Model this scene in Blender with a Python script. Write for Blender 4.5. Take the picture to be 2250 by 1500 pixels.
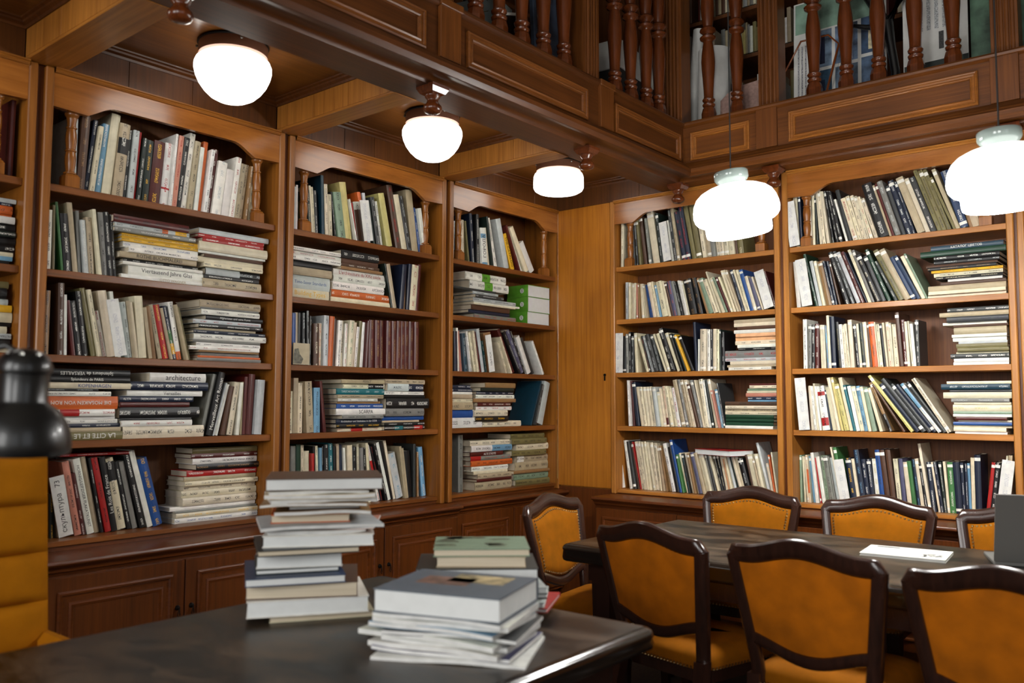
# A wood-panelled library corner: bookcases on two walls, a gallery above, reading tables, chairs and lamps.
# Left bookcase fronts stand in the plane x = 0, right bookcase fronts in y = 0, the floor is z = 0, metres.
import bpy, bmesh, math, random
from mathutils import Vector, Matrix
random.seed(11)
for o in list(bpy.data.objects):
    bpy.data.objects.remove(o)
scene = bpy.context.scene
COL = scene.collection
PI = math.pi

# ------------------------------------------------------------------ camera
cam_d = bpy.data.cameras.new('camera')
cam = bpy.data.objects.new('camera', cam_d)
COL.objects.link(cam)
yaw, pitch, roll = -0.691912, 0.0693255, 0.0020676
fw = Vector((math.sin(yaw) * math.cos(pitch), math.cos(yaw) * math.cos(pitch), math.sin(pitch)))
rt = Vector((math.cos(yaw), -math.sin(yaw), 0))
up = rt.cross(fw)
r2 = rt * math.cos(roll) + up * math.sin(roll)
u2 = -rt * math.sin(roll) + up * math.cos(roll)
cam.matrix_world = Matrix(((r2.x, u2.x, -fw.x, 3.758), (r2.y, u2.y, -fw.y, -5.051), (r2.z, u2.z, -fw.z, 1.37), (0, 0, 0, 1)))
cam_d.sensor_width = 36
cam_d.lens = 30.375
cam_d.clip_start = 0.05
cam_d.dof.use_dof = True
cam_d.dof.focus_distance = 5.0
cam_d.dof.aperture_fstop = 2.2
scene.camera = cam

# ------------------------------------------------------------------ world, daylight, exposure
world = bpy.data.worlds.new('world')
scene.world = world
world.use_nodes = True
world.node_tree.nodes['Background'].inputs[0].default_value = (0.75, 0.85, 1.0, 1)
world.node_tree.nodes['Background'].inputs[1].default_value = 0.6
WINDOWS = [  # centre, size across, height, facing: daylight standing in the windows behind the camera
    ((6.42, -4.6, 2.5), 1.5, 2.4, 'x'), ((6.42, -7.0, 2.5), 1.5, 2.4, 'x'),
    ((4.6, -8.42, 2.5), 1.6, 2.4, 'y'), ((1.8, -8.42, 2.5), 1.6, 2.4, 'y'),
]
DAY = {'x': 7.0, 'y': 98.0}
for c, w, h, ax in WINDOWS:
    ld = bpy.data.lights.new('daylight', 'AREA')
    ld.shape = 'RECTANGLE'
    ld.size, ld.size_y = w, h
    ld.energy = DAY[ax]
    ld.color = (1.0, 0.985, 0.955)
    lo = bpy.data.objects.new('daylight', ld)
    COL.objects.link(lo)
    lo.location = c
    lo.rotation_euler = (PI / 2, 0, PI / 2) if ax == 'x' else (PI / 2, 0, 0)
    lo.rotation_euler = (PI / 2, 0, PI / 2) if ax == 'x' else (-PI / 2, 0, PI)
PENDANT = 78.0
GLOBE = 4.2
vs = scene.view_settings
vs.view_transform = 'Standard'
vs.look = 'None'
vs.exposure = 0.3
vs.gamma = 1.0
vs.use_curve_mapping = False
scene.cycles.max_bounces = 6
scene.cycles.diffuse_bounces = 3
scene.cycles.glossy_bounces = 3
scene.cycles.transmission_bounces = 3
scene.cycles.sample_clamp_indirect = 6.0
scene.cycles.use_denoising = True
scene.cycles.adaptive_threshold = 0.015


# ------------------------------------------------------------------ materials
def lin(c):
    return tuple((v / 12.92 if v <= 0.04045 else ((v + 0.055) / 1.055) ** 2.4) for v in c) + (1,)


def new_mat(name):
    m = bpy.data.materials.new(name)
    m.use_nodes = True
    nt = m.node_tree
    return m, nt, nt.nodes['Principled BSDF']


def node(nt, t, **kw):
    n = nt.nodes.new(t)
    for k, v in kw.items():
        setattr(n, k, v)
    return n


def plain(name, c, rough=0.5, metal=0.0, noise=0.0, nscale=8.0, coat=0.0, sheen=0.0, spec=0.5):
    m, nt, b = new_mat(name)
    b.inputs['Base Color'].default_value = lin(c)
    b.inputs['Roughness'].default_value = rough
    b.inputs['Metallic'].default_value = metal
    b.inputs['Coat Weight'].default_value = coat
    b.inputs['Specular IOR Level'].default_value = spec
    if sheen:
        b.inputs['Sheen Weight'].default_value = sheen
        b.inputs['Sheen Roughness'].default_value = 0.4
        b.inputs['Sheen Tint'].default_value = lin(tuple(min(1, v * 1.3) for v in c))
    if noise:
        tc = node(nt, 'ShaderNodeTexCoord')
        n = node(nt, 'ShaderNodeTexNoise')
        n.inputs['Scale'].default_value = nscale
        n.inputs['Detail'].default_value = 4
        nt.links.new(tc.outputs['Object'], n.inputs['Vector'])
        r = node(nt, 'ShaderNodeValToRGB')
        r.color_ramp.elements[0].position = 0.3
        r.color_ramp.elements[1].position = 0.7
        r.color_ramp.elements[0].color = lin(tuple(v * (1 - noise) for v in c))
        r.color_ramp.elements[1].color = lin(tuple(min(1, v * (1 + noise)) for v in c))
        nt.links.new(n.outputs['Fac'], r.inputs['Fac'])
        nt.links.new(r.outputs['Color'], b.inputs['Base Color'])
    return m


def wood(name, light, dark, axis, rough=0.38, coat=0.15, fine=55.0, spec=0.35):
    m, nt, b = new_mat(name)
    tc = node(nt, 'ShaderNodeTexCoord')
    mp = node(nt, 'ShaderNodeMapping')
    s = {'x': (1.6, fine, fine), 'y': (fine, 1.6, fine), 'z': (fine, fine, 1.6)}[axis]
    mp.inputs['Scale'].default_value = s
    nt.links.new(tc.outputs['Object'], mp.inputs['Vector'])
    n1 = node(nt, 'ShaderNodeTexNoise')
    n1.inputs['Scale'].default_value = 1.0
    n1.inputs['Detail'].default_value = 5
    n1.inputs['Roughness'].default_value = 0.65
    n1.inputs['Distortion'].default_value = 0.6
    nt.links.new(mp.outputs['Vector'], n1.inputs['Vector'])
    n2 = node(nt, 'ShaderNodeTexNoise')
    n2.inputs['Scale'].default_value = 2.2
    n2.inputs['Detail'].default_value = 2
    nt.links.new(tc.outputs['Object'], n2.inputs['Vector'])
    mx = node(nt, 'ShaderNodeMath', operation='MULTIPLY_ADD')
    mx.inputs[1].default_value = 0.45
    mx.inputs[2].default_value = 0.0
    nt.links.new(n2.outputs['Fac'], mx.inputs[0])
    ad = node(nt, 'ShaderNodeMath', operation='MULTIPLY_ADD')
    ad.inputs[1].default_value = 0.75
    nt.links.new(n1.outputs['Fac'], ad.inputs[0])
    nt.links.new(mx.outputs[0], ad.inputs[2])
    r = node(nt, 'ShaderNodeValToRGB')
    r.color_ramp.elements[0].position = 0.38
    r.color_ramp.elements[1].position = 0.78
    r.color_ramp.elements[0].color = lin(dark)
    r.color_ramp.elements[1].color = lin(light)
    nt.links.new(ad.outputs[0], r.inputs['Fac'])
    nt.links.new(r.outputs['Color'], b.inputs['Base Color'])
    bp = node(nt, 'ShaderNodeBump')
    bp.inputs['Strength'].default_value = 0.12
    bp.inputs['Distance'].default_value = 0.002
    nt.links.new(n1.outputs['Fac'], bp.inputs['Height'])
    nt.links.new(bp.outputs['Normal'], b.inputs['Normal'])
    b.inputs['Roughness'].default_value = rough
    b.inputs['Coat Weight'].default_value = coat
    b.inputs['Coat Roughness'].default_value = 0.2
    b.inputs['Specular IOR Level'].default_value = spec
    return m


def emit(name, c, strength):
    m, nt, b = new_mat(name)
    b.inputs['Base Color'].default_value = (0.9, 0.9, 0.88, 1)
    b.inputs['Roughness'].default_value = 0.25
    b.inputs['Emission Color'].default_value = c
    b.inputs['Emission Strength'].default_value = strength
    return m


def book_material():
    m, nt, b = new_mat('book_cover')
    ac = node(nt, 'ShaderNodeAttribute', attribute_name='col')
    ai = node(nt, 'ShaderNodeAttribute', attribute_name='ink')
    uv = node(nt, 'ShaderNodeUVMap', uv_map='spine')
    sp = node(nt, 'ShaderNodeSeparateXYZ')
    nt.links.new(uv.outputs['UV'], sp.inputs[0])

    def M(op, a, bb=None, c=None):
        n = node(nt, 'ShaderNodeMath', operation=op)
        for i, v in enumerate((a, bb, c)):
            if v is None:
                continue
            if isinstance(v, (int, float)):
                n.inputs[i].default_value = v
            else:
                nt.links.new(v, n.inputs[i])
        return n.outputs[0]
    along, across = sp.outputs['X'], sp.outputs['Y']
    band = M('MULTIPLY', M('GREATER_THAN', across, 0.33), M('LESS_THAN', across, 0.67))
    w = node(nt, 'ShaderNodeTexNoise', noise_dimensions='1D')
    w.inputs['Scale'].default_value = 17
    w.inputs['Detail'].default_value = 0
    nt.links.new(along, w.inputs['W'])
    wm = M('GREATER_THAN', w.outputs['Fac'], 0.47)
    cb = node(nt, 'ShaderNodeCombineXYZ')
    nt.links.new(M('MULTIPLY', along, 430.0), cb.inputs[0])
    nt.links.new(M('MULTIPLY', across, 5.0), cb.inputs[1])
    l = node(nt, 'ShaderNodeTexNoise')
    l.inputs['Scale'].default_value = 1.0
    l.inputs['Detail'].default_value = 1
    nt.links.new(cb.outputs[0], l.inputs['Vector'])
    lm = M('GREATER_THAN', l.outputs['Fac'], 0.52)
    mask = M('MULTIPLY', M('MULTIPLY', band, wm), M('MULTIPLY', lm, ai.outputs['Alpha']))
    mix = node(nt, 'ShaderNodeMix', data_type='RGBA')
    nt.links.new(mask, mix.inputs['Factor'])
    nt.links.new(ac.outputs['Color'], mix.inputs['A'])
    nt.links.new(ai.outputs['Color'], mix.inputs['B'])
    # wear and handling marks
    tc = node(nt, 'ShaderNodeTexCoord')
    n = node(nt, 'ShaderNodeTexNoise')
    n.inputs['Scale'].default_value = 30
    n.inputs['Detail'].default_value = 3
    nt.links.new(tc.outputs['Object'], n.inputs['Vector'])
    hv = node(nt, 'ShaderNodeHueSaturation')
    nt.links.new(mix.outputs['Result'], hv.inputs['Color'])
    nt.links.new(M('MULTIPLY_ADD', n.outputs['Fac'], 0.5, 0.75), hv.inputs['Value'])
    nt.links.new(hv.outputs['Color'], b.inputs['Base Color'])
    b.inputs['Roughness'].default_value = 0.42
    return m


def page_material():
    m, nt, b = new_mat('book_pages')
    tc = node(nt, 'ShaderNodeTexCoord')
    mp = node(nt, 'ShaderNodeMapping')
    mp.inputs['Scale'].default_value = (700, 3, 3)
    nt.links.new(tc.outputs['Object'], mp.inputs['Vector'])
    n = node(nt, 'ShaderNodeTexNoise')
    n.inputs['Scale'].default_value = 1
    nt.links.new(mp.outputs['Vector'], n.inputs['Vector'])
    r = node(nt, 'ShaderNodeValToRGB')
    r.color_ramp.elements[0].color = lin((0.68, 0.61, 0.49))
    r.color_ramp.elements[1].color = lin((0.90, 0.86, 0.78))
    nt.links.new(n.outputs['Fac'], r.inputs['Fac'])
    nt.links.new(r.outputs['Color'], b.inputs['Base Color'])
    b.inputs['Roughness'].default_value = 0.8
    return m


OAK = ((0.72, 0.475, 0.20), (0.50, 0.295, 0.09))
M = {}
M['oak_x'] = wood('oak_along', *OAK, 'x')
M['oak_z'] = wood('oak_upright', *OAK, 'z')
M['shelf'] = wood('oak_shelf', (0.73, 0.475, 0.205), (0.50, 0.295, 0.095), 'x')
M['oak_z_dark'] = wood('shaded_oak_upright', (0.62, 0.385, 0.135), (0.42, 0.235, 0.06), 'z')  # left-wall oak: the weaker light there is put into a darker tone
M['oak_x_dark'] = wood('shaded_oak_along', (0.60, 0.37, 0.13), (0.40, 0.225, 0.058), 'x')  # left wall's lengthwise oak, darkened the same way for its dimmer light
M['shelf_dark'] = wood('shaded_oak_shelf', (0.52, 0.30, 0.11), (0.34, 0.18, 0.052), 'x')  # left shelves: shelf oak darkened in colour to stand in for less light
M['door_oak'] = wood('golden_oak_door', (0.72, 0.455, 0.13), (0.52, 0.295, 0.055), 'z')
M['back'] = wood('oak_back_panel', (0.44, 0.255, 0.11), (0.29, 0.16, 0.065), 'z', rough=0.55, coat=0.0)
M['cab_x'] = wood('cabinet_wood_along', (0.42, 0.21, 0.06), (0.26, 0.115, 0.024), 'x')
M['cab_z'] = wood('cabinet_wood_upright', (0.40, 0.20, 0.055), (0.25, 0.11, 0.021), 'z')
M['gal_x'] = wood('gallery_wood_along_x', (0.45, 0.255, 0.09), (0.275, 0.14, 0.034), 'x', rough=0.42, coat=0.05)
M['gal_y'] = wood('gallery_wood_along_y_shaded', (0.38, 0.205, 0.068), (0.225, 0.11, 0.025), 'y', rough=0.42, coat=0.05)  # same wood as gal_x; the left fascia's shade is painted into this tone
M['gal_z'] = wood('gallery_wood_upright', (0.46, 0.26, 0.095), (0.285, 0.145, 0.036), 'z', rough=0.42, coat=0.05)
M['turned'] = wood('turned_wood', (0.55, 0.28, 0.12), (0.38, 0.175, 0.07), 'z', rough=0.22, coat=0.5)
M['valance'] = wood('figured_oak_valance', (0.66, 0.41, 0.165), (0.46, 0.255, 0.09), 'x', rough=0.22, coat=0.5, fine=22)
M['column'] = wood('oak_column', (0.62, 0.385, 0.16), (0.44, 0.245, 0.085), 'z', rough=0.24, coat=0.4)
M['baluster'] = wood('dark_turned_wood', (0.42, 0.205, 0.08), (0.27, 0.115, 0.035), 'z', rough=0.25, coat=0.35)
M['coffer'] = wood('coffer_veneer', (0.46, 0.28, 0.105), (0.32, 0.175, 0.055), 'y', rough=0.3, coat=0.3)
M['frieze'] = wood('frieze_boards', (0.37, 0.21, 0.08), (0.245, 0.13, 0.04), 'z', rough=0.4)
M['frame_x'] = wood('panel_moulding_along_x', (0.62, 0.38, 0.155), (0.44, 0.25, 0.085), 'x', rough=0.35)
M['frame_y'] = wood('panel_moulding_along_y_shaded', (0.50, 0.29, 0.115), (0.35, 0.19, 0.06), 'y', rough=0.35)  # frame_x wood darkened in colour for the shaded left fascia
M['chair'] = wood('dark_chair_wood', (0.215, 0.12, 0.085), (0.12, 0.065, 0.048), 'z', rough=0.24, coat=0.5)
M['velvet'] = plain('mustard_velvet', (0.52, 0.30, 0.010), 0.9, noise=0.06, nscale=18, spec=0.12)
M['armchair'] = plain('ochre_armchair_velvet', (0.60, 0.365, 0.012), 0.9, noise=0.05, nscale=14, spec=0.12)
M['velvet_back'] = plain('amber_velvet_back', (0.635, 0.345, 0.018), 0.85, noise=0.13, nscale=9, spec=0.15)
M['brass'] = plain('brass_nail', (0.78, 0.66, 0.46), 0.28, 1.0)
M['steel'] = plain('steel', (0.55, 0.55, 0.53), 0.3, 1.0)
M['iron'] = plain('dark_iron', (0.10, 0.09, 0.08), 0.4, 0.8)
M['black'] = plain('black_enamel', (0.035, 0.037, 0.042), 0.34, 0.0, coat=0.15)
M['laptop'] = plain('laptop_grey', (0.42, 0.42, 0.41), 0.45, 0.2)
M['screen'] = plain('dark_screen', (0.03, 0.03, 0.035), 0.15)
M['plaster'] = plain('plaster', (0.62, 0.58, 0.52), 0.9, noise=0.05)
M['floor'] = plain('dark_carpet', (0.16, 0.12, 0.09), 0.95, noise=0.25, nscale=60)
M['white'] = plain('white_board', (0.80, 0.80, 0.78), 0.6, noise=0.05)
M['glass_white'] = plain('milk_glass', (0.56, 0.61, 0.59), 0.12, coat=0.5)
M['fixture'] = plain('brown_lamp_metal', (0.50, 0.34, 0.26), 0.4)
M['cable'] = plain('cable', (0.12, 0.12, 0.12), 0.5)
M['pendant'] = emit('pendant_opal_glass', (1.0, 0.985, 0.95, 1), PENDANT)
_m, _nt, _b = M['pendant'], M['pendant'].node_tree, M['pendant'].node_tree.nodes['Principled BSDF']
_tc = node(_nt, 'ShaderNodeTexCoord')
_sp = node(_nt, 'ShaderNodeSeparateXYZ')
_mr = node(_nt, 'ShaderNodeMapRange')   # the bulb sits low in the shade: the shoulder under the collar glows less
_mr.inputs['From Min'].default_value = 0.055
_mr.inputs['From Max'].default_value = 0.165
_mr.inputs['To Min'].default_value = PENDANT
_mr.inputs['To Max'].default_value = 2.5
_nt.links.new(_tc.outputs['Object'], _sp.inputs[0])
_nt.links.new(_sp.outputs['Z'], _mr.inputs['Value'])
_nt.links.new(_mr.outputs[0], _b.inputs['Emission Strength'])
M['globe'] = emit('ceiling_opal_glass', (1.0, 0.97, 0.90, 1), GLOBE)
M['book'] = book_material()
M['pages'] = page_material()
M['page_white'] = plain('white_paper_block', (0.85, 0.86, 0.855), 0.75, noise=0.015, nscale=25)
M['card'] = plain('card_paper', (0.86, 0.85, 0.81), 0.8, noise=0.03)
M['daypane'] = plain('window_glass', (0.8, 0.85, 0.9), 0.05)


def table_material():
    m, nt, b = new_mat('dark_leather_top')
    tc = node(nt, 'ShaderNodeTexCoord')
    mp = node(nt, 'ShaderNodeMapping')
    mp.inputs['Scale'].default_value = (2.6, 5.5, 5)
    nt.links.new(tc.outputs['Object'], mp.inputs['Vector'])
    n = node(nt, 'ShaderNodeTexNoise')
    n.inputs['Scale'].default_value = 1.6
    n.inputs['Detail'].default_value = 6
    n.inputs['Roughness'].default_value = 0.65
    n.inputs['Distortion'].default_value = 0.5
    nt.links.new(mp.outputs['Vector'], n.inputs['Vector'])
    r = node(nt, 'ShaderNodeValToRGB')
    r.color_ramp.elements[0].position = 0.42
    r.color_ramp.elements[1].position = 0.66
    r.color_ramp.elements[0].color = lin((0.055, 0.052, 0.04))
    r.color_ramp.elements[1].color = lin((0.31, 0.25, 0.19))
    nt.links.new(n.outputs['Fac'], r.inputs['Fac'])
    nt.links.new(r.outputs['Color'], b.inputs['Base Color'])
    rr = node(nt, 'ShaderNodeMapRange')
    rr.inputs['To Min'].default_value = 0.2
    rr.inputs['To Max'].default_value = 0.5
    nt.links.new(n.outputs['Fac'], rr.inputs['Value'])
    nt.links.new(rr.outputs[0], b.inputs['Roughness'])
    bp = node(nt, 'ShaderNodeBump')
    bp.inputs['Strength'].default_value = 0.08
    b.inputs['Specular IOR Level'].default_value = 0.38
    nt.links.new(n.outputs['Fac'], bp.inputs['Height'])
    nt.links.new(bp.outputs['Normal'], b.inputs['Normal'])
    return m


M['table'] = table_material()
M['table_edge'] = plain('dark_table_edge', (0.11, 0.085, 0.065), 0.16, noise=0.2, coat=0.4)

PAL = {  # spine colours with the words the labels use
    'w': ((0.88, 0.875, 0.84), 'white'), 'c': ((0.83, 0.79, 0.68), 'cream'), 'b': ((0.67, 0.61, 0.50), 'beige'),
    't': ((0.55, 0.42, 0.27), 'tan'), 'g': ((0.47, 0.47, 0.45), 'grey'), 'G': ((0.19, 0.20, 0.20), 'dark grey'),
    'k': ((0.055, 0.055, 0.06), 'black'), 'n': ((0.08, 0.12, 0.20), 'navy blue'), 'u': ((0.10, 0.27, 0.52), 'blue'),
    'U': ((0.40, 0.57, 0.68), 'pale blue'), 'e': ((0.06, 0.37, 0.40), 'teal'), 'E': ((0.07, 0.21, 0.27), 'dark teal'),
    'd': ((0.09, 0.14, 0.12), 'greenish black'), 'f': ((0.08, 0.22, 0.15), 'dark green'), 'v': ((0.22, 0.42, 0.22), 'green'),
    'l': ((0.33, 0.56, 0.16), 'lime green'), 'o': ((0.76, 0.36, 0.14), 'orange'), 'r': ((0.62, 0.10, 0.09), 'red'),
    'm': ((0.30, 0.085, 0.07), 'maroon'), 'y': ((0.86, 0.66, 0.14), 'yellow'), 'Y': ((0.77, 0.73, 0.46), 'pale yellow'),
    'p': ((0.74, 0.49, 0.41), 'pinkish'), 'P': ((0.84, 0.64, 0.47), 'peach'), 'q': ((0.30, 0.20, 0.14), 'brown'),
    'O': ((0.43, 0.40, 0.25), 'olive'), 's': ((0.71, 0.735, 0.73), 'silver grey'), 'x': ((0.31, 0.31, 0.42), 'grey violet'),
    'z': ((0.48, 0.56, 0.47), 'sage green'), 'N': ((0.13, 0.21, 0.33), 'steel blue'), 'K': ((0.16, 0.25, 0.31), 'slate blue'), 'S': ((0.33, 0.36, 0.41), 'blue grey'),
}
LINPAL = {k: lin(v[0]) for k, v in PAL.items()}
PAGE = lin((0.80, 0.75, 0.65))


# ------------------------------------------------------------------ mesh helpers
class MB:
    def __init__(self):
        self.v, self.f = [], []

    def add(self, vs, fs):
        n = len(self.v)
        self.v += [tuple(p) for p in vs]
        self.f += [tuple(i + n for i in q) for q in fs]
        return self

    def box(self, x0, x1, y0, y1, z0, z1, c=0.0):
        if c <= 0:
            vs = [(x, y, z) for x in (x0, x1) for y in (y0, y1) for z in (z0, z1)]
            return self.add(vs, [(0, 1, 3, 2), (4, 6, 7, 5), (0, 4, 5, 1), (2, 3, 7, 6), (0, 2, 6, 4), (1, 5, 7, 3)])
        lo, hi = (x0, y0, z0), (x1, y1, z1)
        vs, ix = [], {}
        for s in [(a, b, d) for a in (0, 1) for b in (0, 1) for d in (0, 1)]:
            for ax in range(3):   # vertex lying on the face normal to ax
                p = []
                for k in range(3):
                    e = hi[k] if s[k] else lo[k]
                    if k != ax:
                        e += -c if s[k] else c
                    p.append(e)
                ix[s + (ax,)] = len(vs)
                vs.append(tuple(p))
        fs = []
        for ax in range(3):
            o1, o2 = (ax + 1) % 3, (ax + 2) % 3
            for sd in (0, 1):
                def key(a, b):
                    s = [0, 0, 0]
                    s[ax], s[o1], s[o2] = sd, a, b
                    return ix[tuple(s) + (ax,)]
                q = [key(0, 0), key(1, 0), key(1, 1), key(0, 1)]
                fs.append(q if sd else q[::-1])
        for ax in range(3):
            o1, o2 = (ax + 1) % 3, (ax + 2) % 3
            for a in (0, 1):
                for b in (0, 1):
                    s0, s1 = [0, 0, 0], [0, 0, 0]
                    s0[o1] = s1[o1] = a
                    s0[o2] = s1[o2] = b
                    s1[ax] = 1
                    s0, s1 = tuple(s0), tuple(s1)
                    q = [ix[s0 + (o1,)], ix[s1 + (o1,)], ix[s1 + (o2,)], ix[s0 + (o2,)]]
                    fs.append(q if (a == b) else q[::-1])
        for s in [(a, b, d) for a in (0, 1) for b in (0, 1) for d in (0, 1)]:
            q = [ix[s + (0,)], ix[s + (1,)], ix[s + (2,)]]
            fs.append(q if (sum(s) % 2) else q[::-1])
        return self.add(vs, fs)

    def lathe(self, prof, c=(0, 0, 0), n=16, axis='z', square=False):
        vs, fs = [], []
        for r, z in prof:
            for k in range(n):
                a = 2 * PI * (k + (0.5 if square else 0)) / n
                p = (r * math.cos(a), r * math.sin(a), z)
                if axis == 'x':
                    p = (p[2], p[0], p[1])
                if axis == 'y':
                    p = (p[0], p[2], p[1])
                vs.append((p[0] + c[0], p[1] + c[1], p[2] + c[2]))
        for i in range(len(prof) - 1):
            for k in range(n):
                k2 = (k + 1) % n
                fs.append((i * n + k, i * n + k2, (i + 1) * n + k2, (i + 1) * n + k))
        fs.append(tuple(range(n))[::-1])
        fs.append(tuple(range((len(prof) - 1) * n, len(prof) * n)))
        return self.add(vs, fs)

    def prism(self, poly, y0, y1):
        """poly in (x, z), extruded from y0 to y1"""
        n = len(poly)
        vs = [(x, y0, z) for x, z in poly] + [(x, y1, z) for x, z in poly]
        fs = [tuple(range(n)), tuple(range(n, 2 * n))[::-1]]
        fs += [(i, i + n, (i + 1) % n + n, (i + 1) % n) for i in range(n)]
        return self.add(vs, fs)

    def frame(self, x0, x1, z0, z1, prof):
        """mitred rectangular moulding in the xz plane; prof = [(inset, y)], closed at both ends on its base"""
        vs, fs = [], []
        n = len(prof)
        for cx, cz in ((0, 0), (1, 0), (1, 1), (0, 1)):
            for ins, y in prof:
                vs.append(((x1 - ins) if cx else (x0 + ins), y, (z1 - ins) if cz else (z0 + ins)))
        for c in range(4):
            d = (c + 1) % 4
            for i in range(n - 1):
                fs.append((c * n + i, d * n + i, d * n + i + 1, c * n + i + 1))
        return self.add(vs, fs)

    def tube(self, pts, r, n=8):
        """round bar along points, r a number or a list"""
        P = [Vector(p) for p in pts]
        vs, fs = [], []
        ref = Vector((0, 0, 1))
        for i, p in enumerate(P):
            t = (P[min(i + 1, len(P) - 1)] - P[max(i - 1, 0)]).normalized()
            a = t.cross(ref if abs(t.z) < 0.9 else Vector((1, 0, 0))).normalized()
            b = a.cross(t)
            rr = r[i] if isinstance(r, (list, tuple)) else r
            for k in range(n):
                an = 2 * PI * k / n
                vs.append(p + a * rr * math.cos(an) + b * rr * math.sin(an))
        for i in range(len(P) - 1):
            for k in range(n):
                fs.append((i * n + k, (i + 1) * n + k, (i + 1) * n + (k + 1) % n, i * n + (k + 1) % n))
        fs.append(tuple(range(n)))
        fs.append(tuple(range((len(P) - 1) * n, len(P) * n))[::-1])
        return self.add(vs, fs)

    def rings(self, rings, cap=True):
        """loft between closed rings of equal length"""
        n = len(rings[0])
        vs = [p for r in rings for p in r]
        fs = []
        for i in range(len(rings) - 1):
            for k in range(n):
                k2 = (k + 1) % n
                fs.append((i * n + k, i * n + k2, (i + 1) * n + k2, (i + 1) * n + k))
        if cap:
            fs.append(tuple(range(n))[::-1])
            fs.append(tuple(range((len(rings) - 1) * n, len(rings) * n)))
        return self.add(vs, fs)

    def grid(self, fn, nu, nv):
        vs = [fn(i / nu, j / nv) for j in range(nv + 1) for i in range(nu + 1)]
        w = nu + 1
        fs = [(j * w + i, j * w + i + 1, (j + 1) * w + i + 1, (j + 1) * w + i) for j in range(nv) for i in range(nu)]
        return self.add(vs, fs)

    def mesh(self, name, mat, smooth=None):
        me = bpy.data.meshes.new(name)
        me.from_pydata(self.v, [], self.f)
        bm = bmesh.new()
        bm.from_mesh(me)
        bmesh.ops.recalc_face_normals(bm, faces=bm.faces)
        bm.to_mesh(me)
        bm.free()
        if smooth:
            me.polygons.foreach_set('use_smooth', [True] * len(me.polygons))
            me.set_sharp_from_angle(angle=math.radians(smooth))
        if mat:
            me.materials.append(M[mat] if isinstance(mat, str) else mat)
        return me

    def build(self, name, mat, parent=None, smooth=None, loc=None, rot=None):
        return link(name, self.mesh(name, mat, smooth), parent, loc, rot)


def link(name, me, parent=None, loc=None, rot=None):
    o = bpy.data.objects.new(name, me)
    COL.objects.link(o)
    if parent:
        o.parent = parent
    if loc:
        o.location = loc
    if rot:
        o.rotation_euler = rot
    return o


def tag(o, label=None, cat=None, group=None, kind=None):
    if label:
        o['label'] = label
    if cat:
        o['category'] = cat
    if group:
        o['group'] = group
    if kind:
        o['kind'] = kind
    return o


def thing(name, label, cat, loc=(0, 0, 0), rz=0.0, group=None):
    o = bpy.data.objects.new(name, None)
    o.empty_display_size = 0.1
    COL.objects.link(o)
    o.location = loc
    o.rotation_euler = (0, 0, rz)
    return tag(o, label, cat, group)


KIDS = {}


def copy_tree(o, parent=None):
    c = o.copy()
    COL.objects.link(c)
    c.parent = parent
    for ch in [k for k in bpy.data.objects if k.parent == o]:
        copy_tree(ch, c)
    return c


def wall_root(name, label, cat, wall, uc, group=None):
    return thing(name, label, cat, (0, uc, 0) if wall == 'L' else (uc, 0, 0), PI / 2 if wall == 'L' else 0.0, group)


def solid(name, b, mat, label=None, smooth=None):
    return tag(b.build(name, mat, smooth=smooth), label, None, None, 'structure')

# ------------------------------------------------------------------ the room shell
solid('floor', MB().box(-0.4, 6.6, -8.6, 1.0, -0.1, 0.0), 'floor')
solid('wall_left', MB().box(-0.45, -0.32, -8.6, 1.0, 0, 5.6), 'back')
solid('wall_right', MB().box(-0.32, 6.6, 0.32, 0.45, 0, 2.9), 'back')
solid('wall_right_upper', MB().box(-0.32, 6.6, 0.85, 1.0, 2.9, 5.6), 'back')
solid('ceiling', MB().box(-0.45, 6.6, -8.6, 1.0, 5.6, 5.7), 'plaster')


def wall_with_windows(name, ax):
    b = MB()
    ws = sorted([(c[1] if ax == 'x' else c[0], w, c[2], h) for c, w, h, a in WINDOWS if a == ax])
    lo, hi = (-8.6, 1.0) if ax == 'x' else (-0.4, 6.6)
    z0, z1 = ws[0][2] - ws[0][3] / 2, ws[0][2] + ws[0][3] / 2
    e = [lo] + [v for c, w, _, _ in ws for v in (c - w / 2, c + w / 2)] + [hi]

    def put(a0, a1, b0, b1):
        if ax == 'x':
            b.box(6.45, 6.6, a0, a1, b0, b1)
        else:
            b.box(a0, a1, -8.6, -8.45, b0, b1)
    put(lo, hi, 0, z0)
    put(lo, hi, z1, 5.6)
    for i in range(0, len(e), 2):
        put(e[i], e[i + 1], z0, z1)
    solid(name, b, 'plaster')


wall_with_windows('wall_side', 'x')
wall_with_windows('wall_front', 'y')
for i, (c, w, h, ax) in enumerate(WINDOWS):
    fr = MB()
    for k in (-1, 0, 1):
        a = k * (w / 2 - 0.03)
        if ax == 'x':
            fr.box(6.48, 6.53, c[1] + a - 0.03, c[1] + a + 0.03, c[2] - h / 2, c[2] + h / 2)
        else:
            fr.box(c[0] + a - 0.03, c[0] + a + 0.03, -8.53, -8.48, c[2] - h / 2, c[2] + h / 2)
    for z in (c[2] - h / 2 + 0.03, c[2] + h / 6, c[2] + h / 2 - 0.03):
        if ax == 'x':
            fr.box(6.485, 6.525, c[1] - w / 2, c[1] + w / 2, z - 0.03, z + 0.03)
        else:
            fr.box(c[0] - w / 2, c[0] + w / 2, -8.525, -8.485, z - 0.03, z + 0.03)
    solid('window_%d' % (i + 1), fr, 'white')

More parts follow.
